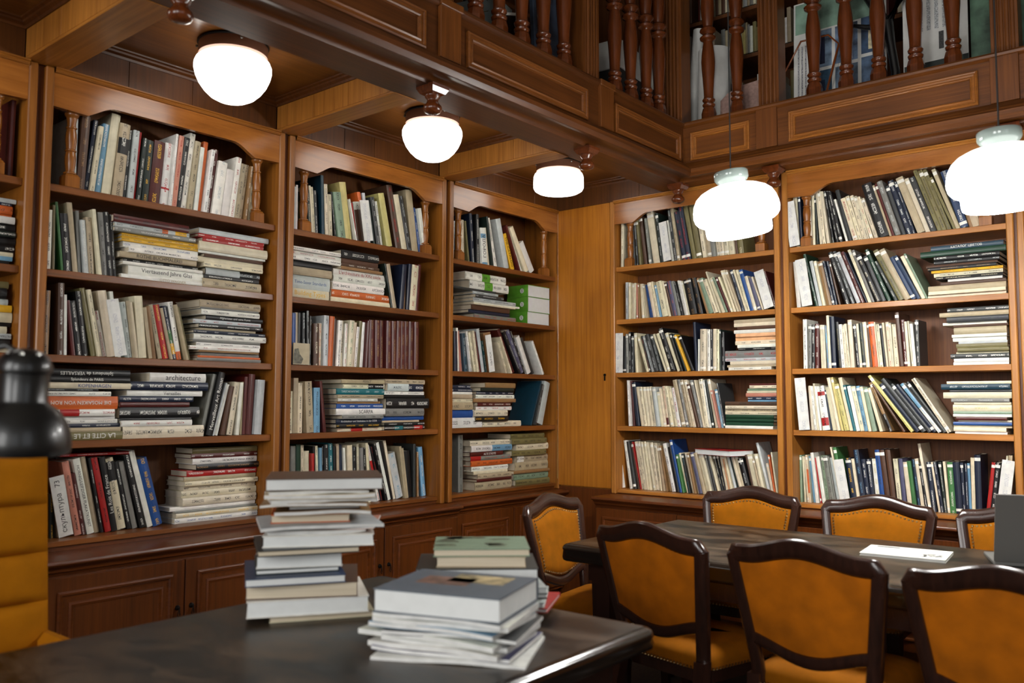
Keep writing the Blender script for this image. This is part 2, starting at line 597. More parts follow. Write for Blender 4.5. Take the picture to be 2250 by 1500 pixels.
# ------------------------------------------------------------------ gallery: coffered soffit, edge beam, fascia
gal = solid('ceiling_gallery', MB().box(-0.32, 1.0, -8.4, 0.32, 2.93, 3.0).box(1.0, 6.4, -0.16, 0.85, 2.93, 3.0), 'coffer')
CROSS = [(-4.86, -4.70), (-3.663, -3.497), (-2.443, -2.304), (-1.24, -1.10)]
for i in range(len(CROSS)):
    y0 = CROSS[i][1]
    y1 = CROSS[i + 1][0] if i + 1 < len(CROSS) else 0.0
    # crown moulding round each coffer, mitred, under the panel
    b = MB()
    prof = [(0.0, -0.036), (0.006, -0.036), (0.010, -0.026), (0.022, -0.018), (0.024, -0.010), (0.034, -0.006), (0.036, 0.0)]
    vs, n = [], len(prof)
    for cx, cy in ((0, 0), (1, 0), (1, 1), (0, 1)):
        for ins, dz in prof:
            vs.append(((0.9 - ins) if cx else (0.003 + ins), (y1 - ins) if cy else (y0 + ins), 2.93 + dz))
    fs = []
    for c in range(4):
        d = (c + 1) % 4
        for k in range(n - 1):
            fs.append((c * n + k, d * n + k, d * n + k + 1, c * n + k + 1))
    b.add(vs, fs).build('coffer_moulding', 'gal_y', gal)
    # upright-grained frieze boards between the bookcase tops and the coffer
    yy = y0
    k = 0
    while yy < y1 - 0.01:
        w = min((0.34, 0.27, 0.31, 0.22)[(k + i) % 4], y1 - yy)
        if y1 - yy - w < 0.06:
            w = y1 - yy
        MB().box(-0.02, 0.004, yy + 0.0008, yy + w - 0.0008, 2.766, 2.93, 0.0012).build('board', 'frieze', gal)
        yy += w
        k += 1
xx = 0.004
for k in range(4):
    w = (0.24, 0.2, 0.26, 0.2)[k]
    MB().box(xx + 0.0008, xx + w - 0.0008, -0.004, 0.02, 2.766, 2.93, 0.0012).build('board', 'frieze', gal)
    xx += w
for i, (y0, y1) in enumerate(CROSS):
    t = solid('trim_%d' % (i + 1), MB().box(0.004, 0.905, y0 + 0.004, y1 - 0.004, 2.775, 2.93), 'gal_x')
    MB().box(0.004, 0.905, y0, y1, 2.766, 2.779, 0.003).build('lower_lip', 'oak_x', t)
    xx, k = 0.006, 0
    while xx < 0.9:   # facing boards on both cheeks of the beam
        w = min((0.27, 0.33, 0.3)[(k + i) % 3], 0.905 - xx)
        MB().box(xx + 0.0008, xx + w - 0.0008, y0 + 0.001, y0 + 0.006, 2.779, 2.928, 0.001).build('board', 'oak_z', t)
        xx += w
        k += 1

EDGE = [(-0.177, 2.935), (-0.177, 2.768), (0.022, 2.766), (0.026, 2.776), (0.036, 2.784), (0.06, 2.786), (0.10, 2.780), (0.135, 2.768), (0.150, 2.762), (0.160, 2.755), (0.183, 2.755), (0.190, 2.765), (0.198, 2.775),
        (0.198, 2.796), (0.180, 2.800), (0.172, 2.818), (0.150, 2.824), (0.140, 2.842), (0.112, 2.850), (0.104, 2.864),
        (0.091, 2.868), (0.091, 3.092), (0.100, 3.096), (0.110, 3.104), (0.112, 3.116), (0.106, 3.126), (0.098, 3.129),
        (-0.10, 3.129), (-0.10, 2.96)]


def edge_run(name, left):
    vs, n = [], len(EDGE)
    for off, z in EDGE:
        vs.append((1.077 + off, -8.4, z) if left else (1.077 + off, -0.14 - off, z))
    for off, z in EDGE:
        vs.append((1.077 + off, -0.14 - off, z) if left else (6.4, -0.14 - off, z))
    fs = [(i, (i + 1) % n, (i + 1) % n + n, i + n) for i in range(n)] + [tuple(range(n)), tuple(range(n, 2 * n))[::-1]]
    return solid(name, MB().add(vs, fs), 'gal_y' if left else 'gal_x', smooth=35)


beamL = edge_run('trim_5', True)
beamR = edge_run('trim_6', False)
FR = [(0.0, 0.0), (0.0, 0.014), (0.006, 0.019), (0.013, 0.017), (0.016, 0.011), (0.025, 0.010), (0.031, 0.014), (0.037, 0.010), (0.040, 0.0)]


def frame_left(y0, y1, z0, z1):
    b = MB().frame(y0, y1, z0, z1, FR)
    b.v = [(1.168 + d, y, z) for y, d, z in b.v]
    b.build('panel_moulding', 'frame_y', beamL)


def frame_right(x0, x1, z0, z1):
    b = MB().frame(x0, x1, z0, z1, FR)
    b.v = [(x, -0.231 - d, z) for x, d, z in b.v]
    b.build('panel_moulding', 'frame_x', beamR)


for y0, y1 in ((-6.30, -5.05), (-4.72, -3.76), (-3.49, -2.52), (-2.255, -1.308), (-1.036, -0.285)):
    frame_left(y0, y1, 2.872, 3.04)
for yc in (-4.88, -3.63, -2.37, -1.125):
    MB().box(1.16, 1.186, yc - 0.065, yc + 0.065, 2.866, 3.10, 0.002).build('fascia_block', 'gal_z', beamL)
    MB().box(1.16, 1.196, yc - 0.072, yc + 0.072, 3.096, 3.131, 0.004).build('block_cap', 'gal_z', beamL)
for x0, x1 in ((1.222, 1.613), (1.853, 2.843), (3.08, 4.1)):
    frame_right(x0, x1, 2.876, 3.054)
for xc in (1.722, 2.962, 4.2):
    MB().box(xc - 0.064, xc + 0.064, -0.247, -0.22, 2.866, 3.10, 0.002).build('fascia_block', 'gal_z', beamR)
DROP = [(0.0, -0.122), (0.018, -0.121), (0.036, -0.113), (0.043, -0.098), (0.040, -0.086), (0.031, -0.076), (0.025, -0.066), (0.025, -0.058),
        (0.034, -0.048), (0.036, -0.040)]


def drop(x, y, parent, z=2.768):
    d = MB().lathe(DROP + [(0.033, -0.036)], (x, y, z), 20).build('drop_finial', 'baluster', parent, 50)
    q = MB()
    q.rings([[(x + s * a, y + s * c, z + h) for a, c in ((1, 1), (-1, 1), (-1, -1), (1, -1))] for s, h in ((0.026, -0.040), (0.040, -0.032), (0.052, -0.012), (0.052, 0.002))])
    q.build('square_cap', 'baluster', d)


for yc in (-4.78, -3.58, -2.374, -1.17):
    drop(1.077, yc, beamL)
drop(1.077, -0.14, beamR, 2.766)
drop(1.722, -0.15, beamR, 2.766)
drop(2.962, -0.15, beamR, 2.766)

# balustrades
BAL = [(0.0336, 0.095), (0.0381, 0.100), (0.0403, 0.110), (0.0336, 0.118), (0.0291, 0.124), (0.0381, 0.132), (0.0403, 0.142), (0.0336, 0.150), (0.0302, 0.160),
       (0.0314, 0.20), (0.0358, 0.27), (0.0414, 0.34), (0.0437, 0.39), (0.0403, 0.44), (0.0336, 0.49), (0.0291, 0.515), (0.0336, 0.522), (0.0493, 0.532),
       (0.0515, 0.545), (0.0381, 0.556), (0.0314, 0.565), (0.0381, 0.574), (0.0515, 0.585), (0.0493, 0.598), (0.0336, 0.608), (0.0291, 0.615), (0.0336, 0.64),
       (0.0403, 0.69), (0.0437, 0.74), (0.0414, 0.79), (0.0358, 0.86), (0.0314, 0.93), (0.0302, 0.97), (0.0403, 0.985), (0.0381, 1.0)]


def baluster_mesh():
    b = MB()
    b.lathe(BAL, (0, 0, 0), 14)
    return b.mesh('baluster', 'baluster', 40)


def baluster_foot():
    b = MB()
    b.rings([[(s * math.cos(PI / 8 + k * PI / 4) * f, s * math.sin(PI / 8 + k * PI / 4) * f, z) for k in range(8)] for s, f, z in
             ((0.046, 1, 0.0), (0.046, 1, 0.055), (0.038, 1, 0.085), (0.031, 1, 0.096))])
    return b.mesh('foot_block', 'baluster')


def fluted_post(name, w, d, z0, z1):
    """square post with reeded front; local front faces -y"""
    b = MB().box(-w / 2, w / 2, -d / 2 + 0.006, d / 2, z0, z1, 0.002)
    for k in range(4):
        xc = -w / 2 + w * (k + 1) / 5
        n = 6
        vs = [(xc + 0.011 * math.cos(PI + PI * i / n), -d / 2 + 0.007 + 0.009 * math.sin(PI + PI * i / n), z) for z in (z0 + 0.002, z1) for i in range(n + 1)]
        b.add(vs, [(i, i + 1, i + n + 2, i + n + 1) for i in range(n)])
    return b


balL = thing('balustrade', 'dark turned wood balustrade on the left gallery edge above the ceiling lamps', 'balustrade', (1.09, 0, 3.129))
balR = thing('balustrade', 'turned wood balustrade on the right gallery edge in front of the posters', 'balustrade', (0, -0.15, 3.129))
bm_, fm_ = baluster_mesh(), baluster_foot()
for y in (-4.62, -4.40, -4.18, -3.96, -3.40, -3.20, -3.0, -2.80, -2.60, -2.106, -1.935, -1.76, -1.58, -1.4, -0.90, -0.727, -0.549, -0.396):
    o = link('baluster', bm_, balL, (0, y, 0))
    link('foot_block', fm_, o)
for x in (1.307, 1.498, 1.978, 2.162, 2.338, 2.53, 2.716, 3.15, 3.35, 3.55, 3.75, 3.95):
    o = link('baluster', bm_, balR, (x, 0, 0))
    link('foot_block', fm_, o)
for y in (-4.86, -3.66, -2.37, -1.20):
    fluted_post('post', 0.13, 0.13, 0.0, 1.0).build('post', 'gal_z', balL, loc=(-0.01, y, 0), rot=(0, 0, PI / 2))
fluted_post('post', 0.13, 0.13, 0.0, 1.0).build('post', 'gal_z', balR, loc=(1.077, 0.01, 0))
for x in (1.722, 2.962):
    fluted_post('post', 0.125, 0.12, 0.0, 1.0).build('post', 'gal_z', balR, loc=(x, 0.0, 0))
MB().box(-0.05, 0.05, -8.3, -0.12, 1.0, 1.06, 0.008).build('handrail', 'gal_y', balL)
MB().box(1.03, 6.3, -0.05, 0.05, 1.0, 1.06, 0.008).build('handrail', 'gal_x', balR)

# ------------------------------------------------------------------ bookcases and base cabinets
ZL = [2.277, 1.917, 1.561, 1.201, 0.788]
ZR = [2.301, 1.935, 1.568, 1.204, 0.773]
UNITS = {  # u0, u1, filler to the right, counter depth, words
    'L0': ('L', -4.70, -3.651, 0.03, 0.22, 'the bookcase cut off at the left edge'),
    'L1': ('L', -3.551, -2.433, 0.03, 0.22, 'the leftmost full bookcase'),
    'L2': ('L', -2.334, -1.225, 0.03, 0.17, 'the middle left bookcase'),
    'L3': ('L', -1.123, -0.020, 0.0, 0.12, 'the corner bookcase left of the narrow door'),
    'R1': ('R', 0.512, 1.660, 0.02, 0.27, 'the bookcase right of the narrow door'),
    'R2': ('R', 1.750, 2.906, 0.02, 0.27, 'the rightmost bookcase'),
    'R3': ('R', 2.990, 4.10, 0.02, 0.27, 'the bookcase past the right edge'),
}
COLUMN = [(0.0220, 0.056), (0.0264, 0.058), (0.0264, 0.064), (0.0183, 0.068), (0.0177, 0.074), (0.0214, 0.10), (0.0226, 0.128), (0.0201, 0.148), (0.0189, 0.152), (0.0226, 0.155),
          (0.0226, 0.160), (0.0189, 0.163), (0.0201, 0.175), (0.0229, 0.20), (0.0220, 0.228), (0.0189, 0.245), (0.0183, 0.249), (0.0220, 0.252), (0.0220, 0.256),
          (0.0177, 0.259), (0.0181, 0.275), (0.0207, 0.292), (0.0220, 0.298), (0.0264, 0.302), (0.0292, 0.308), (0.0292, 0.314)]


def valance_poly(hw, zb, zt):
    p = [(-hw, zt), (-hw, zb), (-hw + 0.145, zb - 0.006), (-hw + 0.155, zb)]
    for i in range(1, 8):
        a = i / 7
        p.append((-hw + 0.155 + 0.115 * (a ** 0.9), zb + 0.052 * math.sin(a * PI / 2)))
    q = [(-x, z) for x, z in p]
    return p + q[::-1]


def bookcase(key):
    wall, u0, u1, fill, dc, words = UNITS[key]
    zs = ZL if wall == 'L' else ZR
    hw, uc = (u1 - u0) / 2, (u0 + u1) / 2
    dk = '_dark' if wall == 'L' else ''  # left wall takes the oak copies with shade in their colour
    dead = {'L0': 'oak bookcase cut off by the left picture edge', 'L1': 'wide oak bookcase with arched valance, leftmost one seen whole',
            'L2': 'oak bookcase holding ten matching maroon volumes on its third shelf', 'L3': 'oak corner bookcase with green boxes, left of the narrow door',
            'R1': 'oak bookcase just right of the tall narrow door', 'R2': 'oak bookcase at far right under the poster gallery',
            'R3': 'oak bookcase mostly beyond the right picture edge'}[key]
    t = wall_root('bookcase', dead, 'bookcase', wall, uc, 'wall bookcases')
    for s in (-1, 1):
        a, b = sorted((s * hw, s * (hw + 0.0348)))
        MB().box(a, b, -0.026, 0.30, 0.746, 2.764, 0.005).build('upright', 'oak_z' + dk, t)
    if fill:
        MB().box(hw + 0.0352, hw + 0.0352 + fill - 0.0006, -0.002, 0.02, 0.746, 2.764).build('filler_strip', 'cab_z', t)
    MB().box(-hw, hw, 0.285, 0.30, 0.746, 2.764).build('back_panel', 'back', t)
    for i, z in enumerate(zs):
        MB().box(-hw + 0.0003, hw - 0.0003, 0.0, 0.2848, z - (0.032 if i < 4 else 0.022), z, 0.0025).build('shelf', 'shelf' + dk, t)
    MB().box(-hw, hw, 0.012, 0.2848, 0.746, zs[4] - 0.0225).build('plinth_strip', 'cab_x', t)
    v = MB().prism(valance_poly(hw - 0.0005, 2.601, 2.745), -0.020, 0.004).build('valance', 'valance', t)
    c = MB()
    pr = [(-0.020, 2.742), (-0.028, 2.744), (-0.032, 2.750), (-0.030, 2.756), (-0.036, 2.760), (-0.036, 2.765), (0.0, 2.765)]
    c.add([(x, y, z) for x in (-hw, hw) for y, z in pr], [(i, i + 1, i + 1 + len(pr), i + len(pr)) for i in range(len(pr) - 1)])
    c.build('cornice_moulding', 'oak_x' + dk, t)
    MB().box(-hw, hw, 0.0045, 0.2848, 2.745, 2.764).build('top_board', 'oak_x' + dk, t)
    k = (2.601 - zs[0] - 0.001) / 0.314
    for s in (-1, 1):
        cx = s * (hw - 0.098)
        col = MB().lathe([(r, z * k) for r, z in COLUMN], (cx, 0.032, zs[0] + 0.0004), 18).build('column', 'column', t, 40)
        MB().rings([[(cx + q * a, 0.032 + q * b, zs[0] + 0.0004 + h) for a, b in ((1, 1), (-1, 1), (-1, -1), (1, -1))] for q, h in ((0.030, 0), (0.030, 0.046), (0.023, 0.0575))]).build('column_base', 'column', col)
    # base cabinet below
    b = wall_root('base_cabinet', {'L0': 'low panelled cabinet behind the mustard armchair at far left', 'L1': 'low panelled cabinet under the leftmost full bookcase, key in its door',
                                   'L2': 'low panelled cabinet behind the book stacks, between two others', 'L3': 'low panelled cabinet behind the chair at the table end',
                                   'R1': 'low panelled cabinet right of the narrow door, behind the table', 'R2': 'low panelled cabinet behind the far chairs at right',
                                   'R3': 'low panelled cabinet beyond the right picture edge'}[key], 'cabinet', wall, uc, 'base cabinets')
    ow = hw + 0.0345
    if key == 'L3':
        xr = hw + 0.0
    else:
        xr = ow + (fill / 2)
    xl = -ow - (0.0 if key in ('R1', 'L0') else 0.013)
    MB().box(xl + 0.002, xr - 0.002, -dc + 0.052, 0.30, 0.06, 0.70).build('body', 'cab_z', b)
    MB().box(xl + 0.002, xr - 0.002, -dc + 0.09, 0.30, 0.0005, 0.06).build('plinth', 'cab_x', b)
    pr = [(0.30, 0.7205), (0.30, 0.745), (-dc + 0.012, 0.745), (-dc + 0.004, 0.743), (-dc, 0.737), (-dc, 0.729), (-dc + 0.006, 0.722), (-dc + 0.016, 0.7205)]
    n = len(pr)
    MB().add([(x, y, z) for x in (xl + 0.001, xr - 0.001) for y, z in pr], [(i, (i + 1) % n, (i + 1) % n + n, i + n) for i in range(n)] + [tuple(range(n)), tuple(range(n, 2 * n))[::-1]]).build('countertop', 'cab_x', b, 40)
    pr = [(0.28, 0.7), (0.28, 0.720), (-dc + 0.018, 0.720), (-dc + 0.022, 0.712), (-dc + 0.030, 0.708), (-dc + 0.032, 0.696), (-dc + 0.044, 0.690), (-dc + 0.048, 0.680), (-dc + 0.0515, 0.679), (-dc + 0.0515, 0.7)]
    n = len(pr)
    MB().add([(x, y, z) for x in (xl + 0.003, xr - 0.003) for y, z in pr], [(i, (i + 1) % n, (i + 1) % n + n, i + n) for i in range(n)] + [tuple(range(n)), tuple(range(n, 2 * n))[::-1]]).build('moulding', 'cab_x', b, 40)
    for s in (-1, 1):
        x0, x1 = (xl + 0.012, (xl + xr) / 2 - 0.003) if s < 0 else ((xl + xr) / 2 + 0.003, xr - 0.012)
        yf = -dc + 0.034
        d = MB().box(x0, x1, yf, -dc + 0.0515, 0.085, 0.672, 0.002).build('door', 'cab_z', b)
        f = MB().frame(x0 + 0.055, x1 - 0.055, 0.14, 0.617, [(0, yf), (0, yf - 0.006), (0.006, yf - 0.010), (0.014, yf - 0.008), (0.02, yf - 0.002), (0.028, yf)])
        f.frame(x0 + 0.098, x1 - 0.098, 0.183, 0.574, [(0, yf), (0.002, yf - 0.004), (0.010, yf - 0.007), (0.018, yf - 0.004), (0.022, yf)])
        f.build('panel_moulding', 'cab_x', d, 30)
        kx = (x1 - 0.03) if s < 0 else (x0 + 0.03)
        kb = MB().lathe([(0.0, -0.012), (0.008, -0.010), (0.011, -0.004), (0.012, 0.0)], (kx, yf, 0.47), 10, 'y')
        kb.tube([(kx, yf - 0.004, 0.47), (kx, yf - 0.018, 0.468)], 0.003, 6)
        kb.tube([(kx, yf - 0.018, 0.468), (kx - 0.006, yf - 0.020, 0.452), (kx - 0.009, yf - 0.020, 0.44), (kx - 0.004, yf - 0.020, 0.432), (kx + 0.003, yf - 0.019, 0.44), (kx, yf - 0.018, 0.466)], 0.0022, 6)
        kb.build('key', 'iron', d, 40)
    return t


for key in UNITS:
    bookcase(key)

# the tall narrow cupboard in the corner
cup = wall_root('tall_cupboard', 'tall narrow cupboard with plain oak door in the corner', 'cupboard', 'R', 0.0)
d = MB().box(0.021, 0.472, -0.016, 0.004, 0.776, 2.762, 0.002).build('door', 'door_oak', cup)
MB().lathe([(0.0, -0.005), (0.009, -0.005), (0.011, 0.0)], (0.424, -0.016, 1.555), 10, 'y').box(0.418, 0.430, -0.019, -0.016, 1.515, 1.548).build('keyhole_plate', 'iron', d)
h = MB()
for k in range(4):
    z0 = 0.82 + k * 0.49
    h.box(0.0135, 0.0195, -0.021, -0.015, z0, z0 + 0.42)
h.build('hinge', 'brass', d)
MB().box(0.021, 0.472, -0.012, 0.004, 0.0005, 0.768, 0.002).build('lower_panel', 'cab_z', cup)
MB().box(0.0165, 0.476, 0.006, 0.30, 0.0005, 2.764).build('carcass', 'oak_z', cup)

# ------------------------------------------------------------------ lamps
def ceiling_lamp(x, y, drum, label):
    t = thing('ceiling_lamp', label, 'lamp', (x, y, 2.93), 0, 'lamps on the coffered ceiling')
    MB().lathe([(0.138, -0.060), (0.146, -0.058), (0.146, -0.006), (0.138, 0.0)], (0, 0, -0.0005), 40).build('mount_ring', 'fixture', t, 40)
    MB().lathe([(0.149, -0.012), (0.152, -0.009), (0.149, -0.006)], (0, 0, 0), 40).build('mount_rim', 'iron', t, 40)
    if drum:
        pr = [(0.0, -0.192), (0.09, -0.190), (0.135, -0.184), (0.155, -0.172), (0.164, -0.155), (0.1645, -0.12), (0.163, -0.085), (0.156, -0.066), (0.142, -0.055), (0.13, -0.049)]
    else:
        pr = [(0.0, -0.255), (0.005, -0.254), (0.008, -0.247), (0.035, -0.246), (0.065, -0.240), (0.095, -0.224), (0.122, -0.198), (0.143, -0.168), (0.157, -0.136), (0.1635, -0.108), (0.163, -0.088), (0.156, -0.070), (0.145, -0.060), (0.132, -0.052)]
    MB().lathe([(r, zz - 0.012) for r, zz in pr], (0, 0, 0), 48).build('glass_shade', 'globe', t, 60)
    for a in (-2.2, -0.35, 1.6):
        MB().lathe([(0.0, 0.012), (0.005, 0.011), (0.007, 0.006), (0.003, 0.0), (0.003, -0.004)], (0, 0, 0), 8, 'x').build('screw', 'steel', t, 40, loc=(0.146 * math.cos(a), 0.146 * math.sin(a), -0.024), rot=(0, 0, a))
    return t


ceiling_lamp(0.462, -2.99, False, 'large opal bowl ceiling lamp nearest the left, above the leftmost full bookcase')
ceiling_lamp(0.482, -1.78, False, 'middle opal bowl ceiling lamp on the coffered ceiling')
ceiling_lamp(0.438, -0.57, True, 'flat drum-shaped opal ceiling lamp in the corner coffer')
ceiling_lamp(0.462, -4.2, False, 'opal bowl ceiling lamp past the left picture edge')


def pendant(x, y, z0, label, tilt):
    t = thing('pendant_lamp', label, 'lamp', (x, y, z0), 0, 'pendant lamps over the long table')
    pr = [(0.0, 0.004), (0.128, 0.003), (0.137, 0.0), (0.143, 0.004), (0.146, 0.02), (0.147, 0.052), (0.150, 0.058), (0.160, 0.062), (0.176, 0.072), (0.187, 0.088), (0.192, 0.112), (0.190, 0.138),
          (0.183, 0.170), (0.170, 0.197), (0.149, 0.218), (0.117, 0.235), (0.084, 0.246), (0.058, 0.251)]
    pr = [(r, zz * 0.92) for r, zz in pr]
    cp = [(0.057, 0.252), (0.059, 0.258), (0.068, 0.268), (0.076, 0.280), (0.0775, 0.310), (0.074, 0.316), (0.05, 0.317), (0.0, 0.314)]
    cp = [(r, zz * 0.92) for r, zz in cp]
    hang = Matrix.Rotation(tilt, 4, Vector((0.638, -0.77, 0)))   # hangs slightly askew from its cable
    for nm, prof, mt in (('opal_shade', pr, 'pendant'), ('glass_collar', cp, 'glass_white')):
        q = MB().lathe([(r, zz - 0.289) for r, zz in prof], (0, 0, 0), 64)
        q.v = [tuple(hang @ Vector(v) + Vector((0, 0, 0.289))) for v in q.v]
        q.build(nm, mt, t, 50)
    MB().tube([(0, 0, 0.289), (0, 0, 1.6), (0, 0, 5.6 - z0 - 0.001)], 0.0032, 8).build('cable', 'cable', t, 60)


pendant(2.050, -1.43, 2.125, 'white opal pendant lamp hanging whole in view over the long table', 0.13)
pendant(3.133, -1.43, 2.098, 'white opal pendant lamp cut by the right picture edge', 0.05)

# ------------------------------------------------------------------ furniture: tables
def rounded(x0, x1, y0, y1, r, n=6):
    pts = []
    for cx, cy, a0 in ((x1 - r, y1 - r, 0), (x0 + r, y1 - r, PI / 2), (x0 + r, y0 + r, PI), (x1 - r, y0 + r, 1.5 * PI)):
        for i in range(n + 1):
            a = a0 + PI / 2 * i / n
            pts.append((cx + r * math.cos(a), cy + r * math.sin(a)))
    return pts


def table(name, label, x0, x1, y0, y1, z, legs, slab=0.07):
    t = thing(name, label, 'table', ((x0 + x1) / 2, (y0 + y1) / 2, 0))
    hx, hy = (x1 - x0) / 2, (y1 - y0) / 2

    def ring(ins, zz, r=0.045):
        return [(x, y, zz) for x, y in rounded(-hx + ins, hx - ins, -hy + ins, hy - ins, max(0.012, r - ins))]
    top = MB()
    top.rings([ring(0.03, z - 0.006), ring(0.03, z)])
    top.build('leather_top', 'table', t, 30)
    MB().rings([ring(0.012, z - slab), ring(0.003, z - slab + 0.005), ring(0.0, z - slab + 0.016), ring(0.004, z - 0.030), ring(0.0, z - 0.024), ring(0.0015, z - 0.016), ring(0.006, z - 0.009), ring(0.013, z - 0.0045), ring(0.021, z - 0.002), ring(0.029, z - 0.0012)]).build('moulded_edge', 'table_edge', t, 50)
    for s in (-1, 1):
        MB().box(-hx + 0.10, hx - 0.10, s * (hy - 0.10) - 0.012, s * (hy - 0.10) + 0.012, z - slab - 0.085, z - slab - 0.0005).build('apron', 'chair', t)
        MB().box(s * (hx - 0.10) - 0.012, s * (hx - 0.10) + 0.012, -hy + 0.12, hy - 0.12, z - slab - 0.085, z - slab - 0.0005).build('apron', 'chair', t)
    for lx in legs:
        for s in (-1, 1):
            MB().rings([[(lx + q * a, s * (hy - 0.13) + q * b, zz) for a, b in ((1, 1), (-1, 1), (-1, -1), (1, -1))] for q, zz in ((0.030, 0.0005), (0.034, 0.02), (0.026, 0.06), (0.042, 0.40), (0.045, 0.58), (0.045, z - slab - 0.001))]).build('leg', 'chair', t)
    return t


table('reading_table', 'long dark reading table with chairs along both sides', 1.46, 4.75, -1.957, -0.905, 0.75, (-1.48, 0.0, 1.48), 0.075)
table('reading_table', 'dark leather-topped table in the foreground carrying the book stacks', 1.375, 2.515, -5.3, -2.905, 0.75, (-0.42, 0.42), 0.06)


# ------------------------------------------------------------------ chairs
def chair(label):
    """upholstered dining chair; sits facing -y, origin on the floor under the seat"""
    t = thing('dining_chair', label, 'chair', group='velvet chairs at the long table')

    def yb(z, x):
        return 0.205 + max(0, z - 0.45) * 0.20 - 0.30 * x * x

    def half_out(z):
        return 0.222 + 0.053 * min(1, max(0, (z - 0.45) / 0.38))

    def top_out(x):
        a = abs(x) / 0.275
        return 0.880 + 0.040 * (0.5 + 0.5 * math.cos(PI * min(1, a / 0.78))) - 0.045 * max(0, (a - 0.86) / 0.14) ** 2.6

    def top_in(x):
        return 0.880 + 0.036 * (0.5 + 0.5 * math.cos(PI * min(1, abs(x) / 0.205))) - 0.064

    def bot_in(x):
        return 0.548 - 0.020 * math.cos(PI * x / 0.20) + 0.01 * (abs(x) / 0.2) ** 4

    def bar(stations):
        """stations: list of (outer point, inner point) in the xz plane of the back, rounded section"""
        rings = []
        for (xo, zo), (xi, zi) in stations:
            sec = []
            for f, dy in ((0.0, -0.006), (0.12, -0.017), (0.5, -0.020), (0.88, -0.016), (1.0, -0.006), (1.0, 0.008), (0.88, 0.017), (0.5, 0.020), (0.12, 0.018), (0.0, 0.008)):
                x, z = xo + (xi - xo) * f, zo + (zi - zo) * f
                sec.append((x, yb(z, x) + dy, z))
            rings.append(sec)
        return MB().rings(rings)
    n = 22
    xs = [-0.275 + 0.55 * i / n for i in range(n + 1)]
    st = []
    for x in xs:
        st.append(((x, top_out(x)), (x * 0.84, top_in(x * 0.84))))
    bar(st).build('crest_rail', 'chair', t, 50)
    for s in (-1, 1):
        st = []
        for i in range(13):
            z = 0.40 + (0.838 - 0.40) * i / 12
            xo = s * half_out(z)
            st.append(((xo, z), (s * (half_out(z) - 0.050), z - 0.001)))
        bar(st).build('stile', 'chair', t, 50)
        # rear leg raked backwards, front leg
        MB().rings([[(s * (0.202 + 0.0) + q * a + s * sx, y + q * b, z) for a, b in ((1, 1), (-1, 1), (-1, -1), (1, -1))] for q, sx, y, z in
                    ((0.015, 0.01, 0.315, 0.0004), (0.018, 0.005, 0.27, 0.15), (0.022, 0.0, 0.215, 0.34), (0.0225, 0.0, 0.205, 0.43))]).build('leg', 'chair', t)
        MB().rings([[(s * 0.225 + q * a, -0.225 + q * b, z) for a, b in ((1, 1), (-1, 1), (-1, -1), (1, -1))] for q, z in
                    ((0.014, 0.0004), (0.017, 0.03), (0.020, 0.20), (0.026, 0.33), (0.027, 0.395))]).build('leg', 'chair', t)
    st = []
    for i in range(17):
        x = -0.196 + 0.392 * i / 16
        st.append(((x, bot_in(x) - 0.048), (x, bot_in(x))))
    bar(st).build('lower_rail', 'chair', t, 50)

    def pad(s, v, sign, bulge):
        x = (-1 + 2 * s) * 0.2
        z0, z1 = bot_in(x), top_in(x * 1.1)
        z = z0 + (z1 - z0) * v
        hw = half_out(z) - 0.047
        x = (-1 + 2 * s) * hw
        z = bot_in(x * 0.9) + (top_in(x) - bot_in(x * 0.9)) * v
        e = min(1.0, 7 * min(s, 1 - s)) * min(1.0, 7 * min(v, 1 - v))
        e = e ** 0.6
        return (x, yb(z, x) + sign * (0.010 + bulge * e), z)
    MB().grid(lambda s, v: pad(s, v, -1, 0.022), 20, 20).build('back_cushion', 'velvet', t, 70)
    MB().grid(lambda s, v: pad(s, v, 1, 0.006), 16, 16).build('rear_panel', 'velvet_back', t, 70)
    nb = MB()

    def stud(p):
        c = [(p[0] + 0.0062 * math.cos(a), p[1] - 0.001, p[2] + 0.0062 * math.sin(a)) for a in [k * PI / 3 for k in range(6)]]
        c2 = [(p[0] + 0.0034 * math.cos(a), p[1] - 0.0046, p[2] + 0.0034 * math.sin(a)) for a in [k * PI / 3 for k in range(6)]]
        nb.rings([c, c2])
    m = 22
    for i in range(m + 1):
        a = i / m
        stud(pad(0.045 + 0.91 * a, 0.965, -1, 0.020))
        stud(pad(0.045 + 0.91 * a, 0.035, -1, 0.020))
    for i in range(1, 16):
        a = 0.035 + 0.93 * i / 16
        stud(pad(0.035, a, -1, 0.020))
        stud(pad(0.965, a, -1, 0.020))
    tag(nb.build('nail_heads', 'brass', t, 40), kind='stuff')

    def seat_ring(ins, z):
        p = []
        for x, y in rounded(-0.25 + ins, 0.25 - ins, -0.25 + ins, 0.20 - ins, 0.06):
            k = 1 - 0.16 * (y + 0.25) / 0.45
            p.append((x * k, y, z))
        return p
    MB().rings([seat_ring(0.012, 0.345), seat_ring(0.010, 0.398)]).build('seat_rail', 'chair', t, 40)
    MB().rings([seat_ring(0.004, 0.392), seat_ring(0.0, 0.41), seat_ring(0.002, 0.43), seat_ring(0.014, 0.452), seat_ring(0.05, 0.468), seat_ring(0.12, 0.476), seat_ring(0.2, 0.478)]).build('seat', 'velvet', t, 70)
    sn = MB()
    ring = seat_ring(-0.001, 0.399)
    L = len(ring)
    for i in range(L):
        p, q = Vector(ring[i]), Vector(ring[(i + 1) % L])
        k = max(1, int((q - p).length / 0.016))
        for j in range(k):
            c = p.lerp(q, j / k)
            sn.lathe([(0.0045, -0.004), (0.003, 0.0), (0.0045, 0.004)], (c.x, c.y, c.z), 6)
    tag(sn.build('seat_nail_heads', 'brass', t, 40), kind='stuff')
    return t


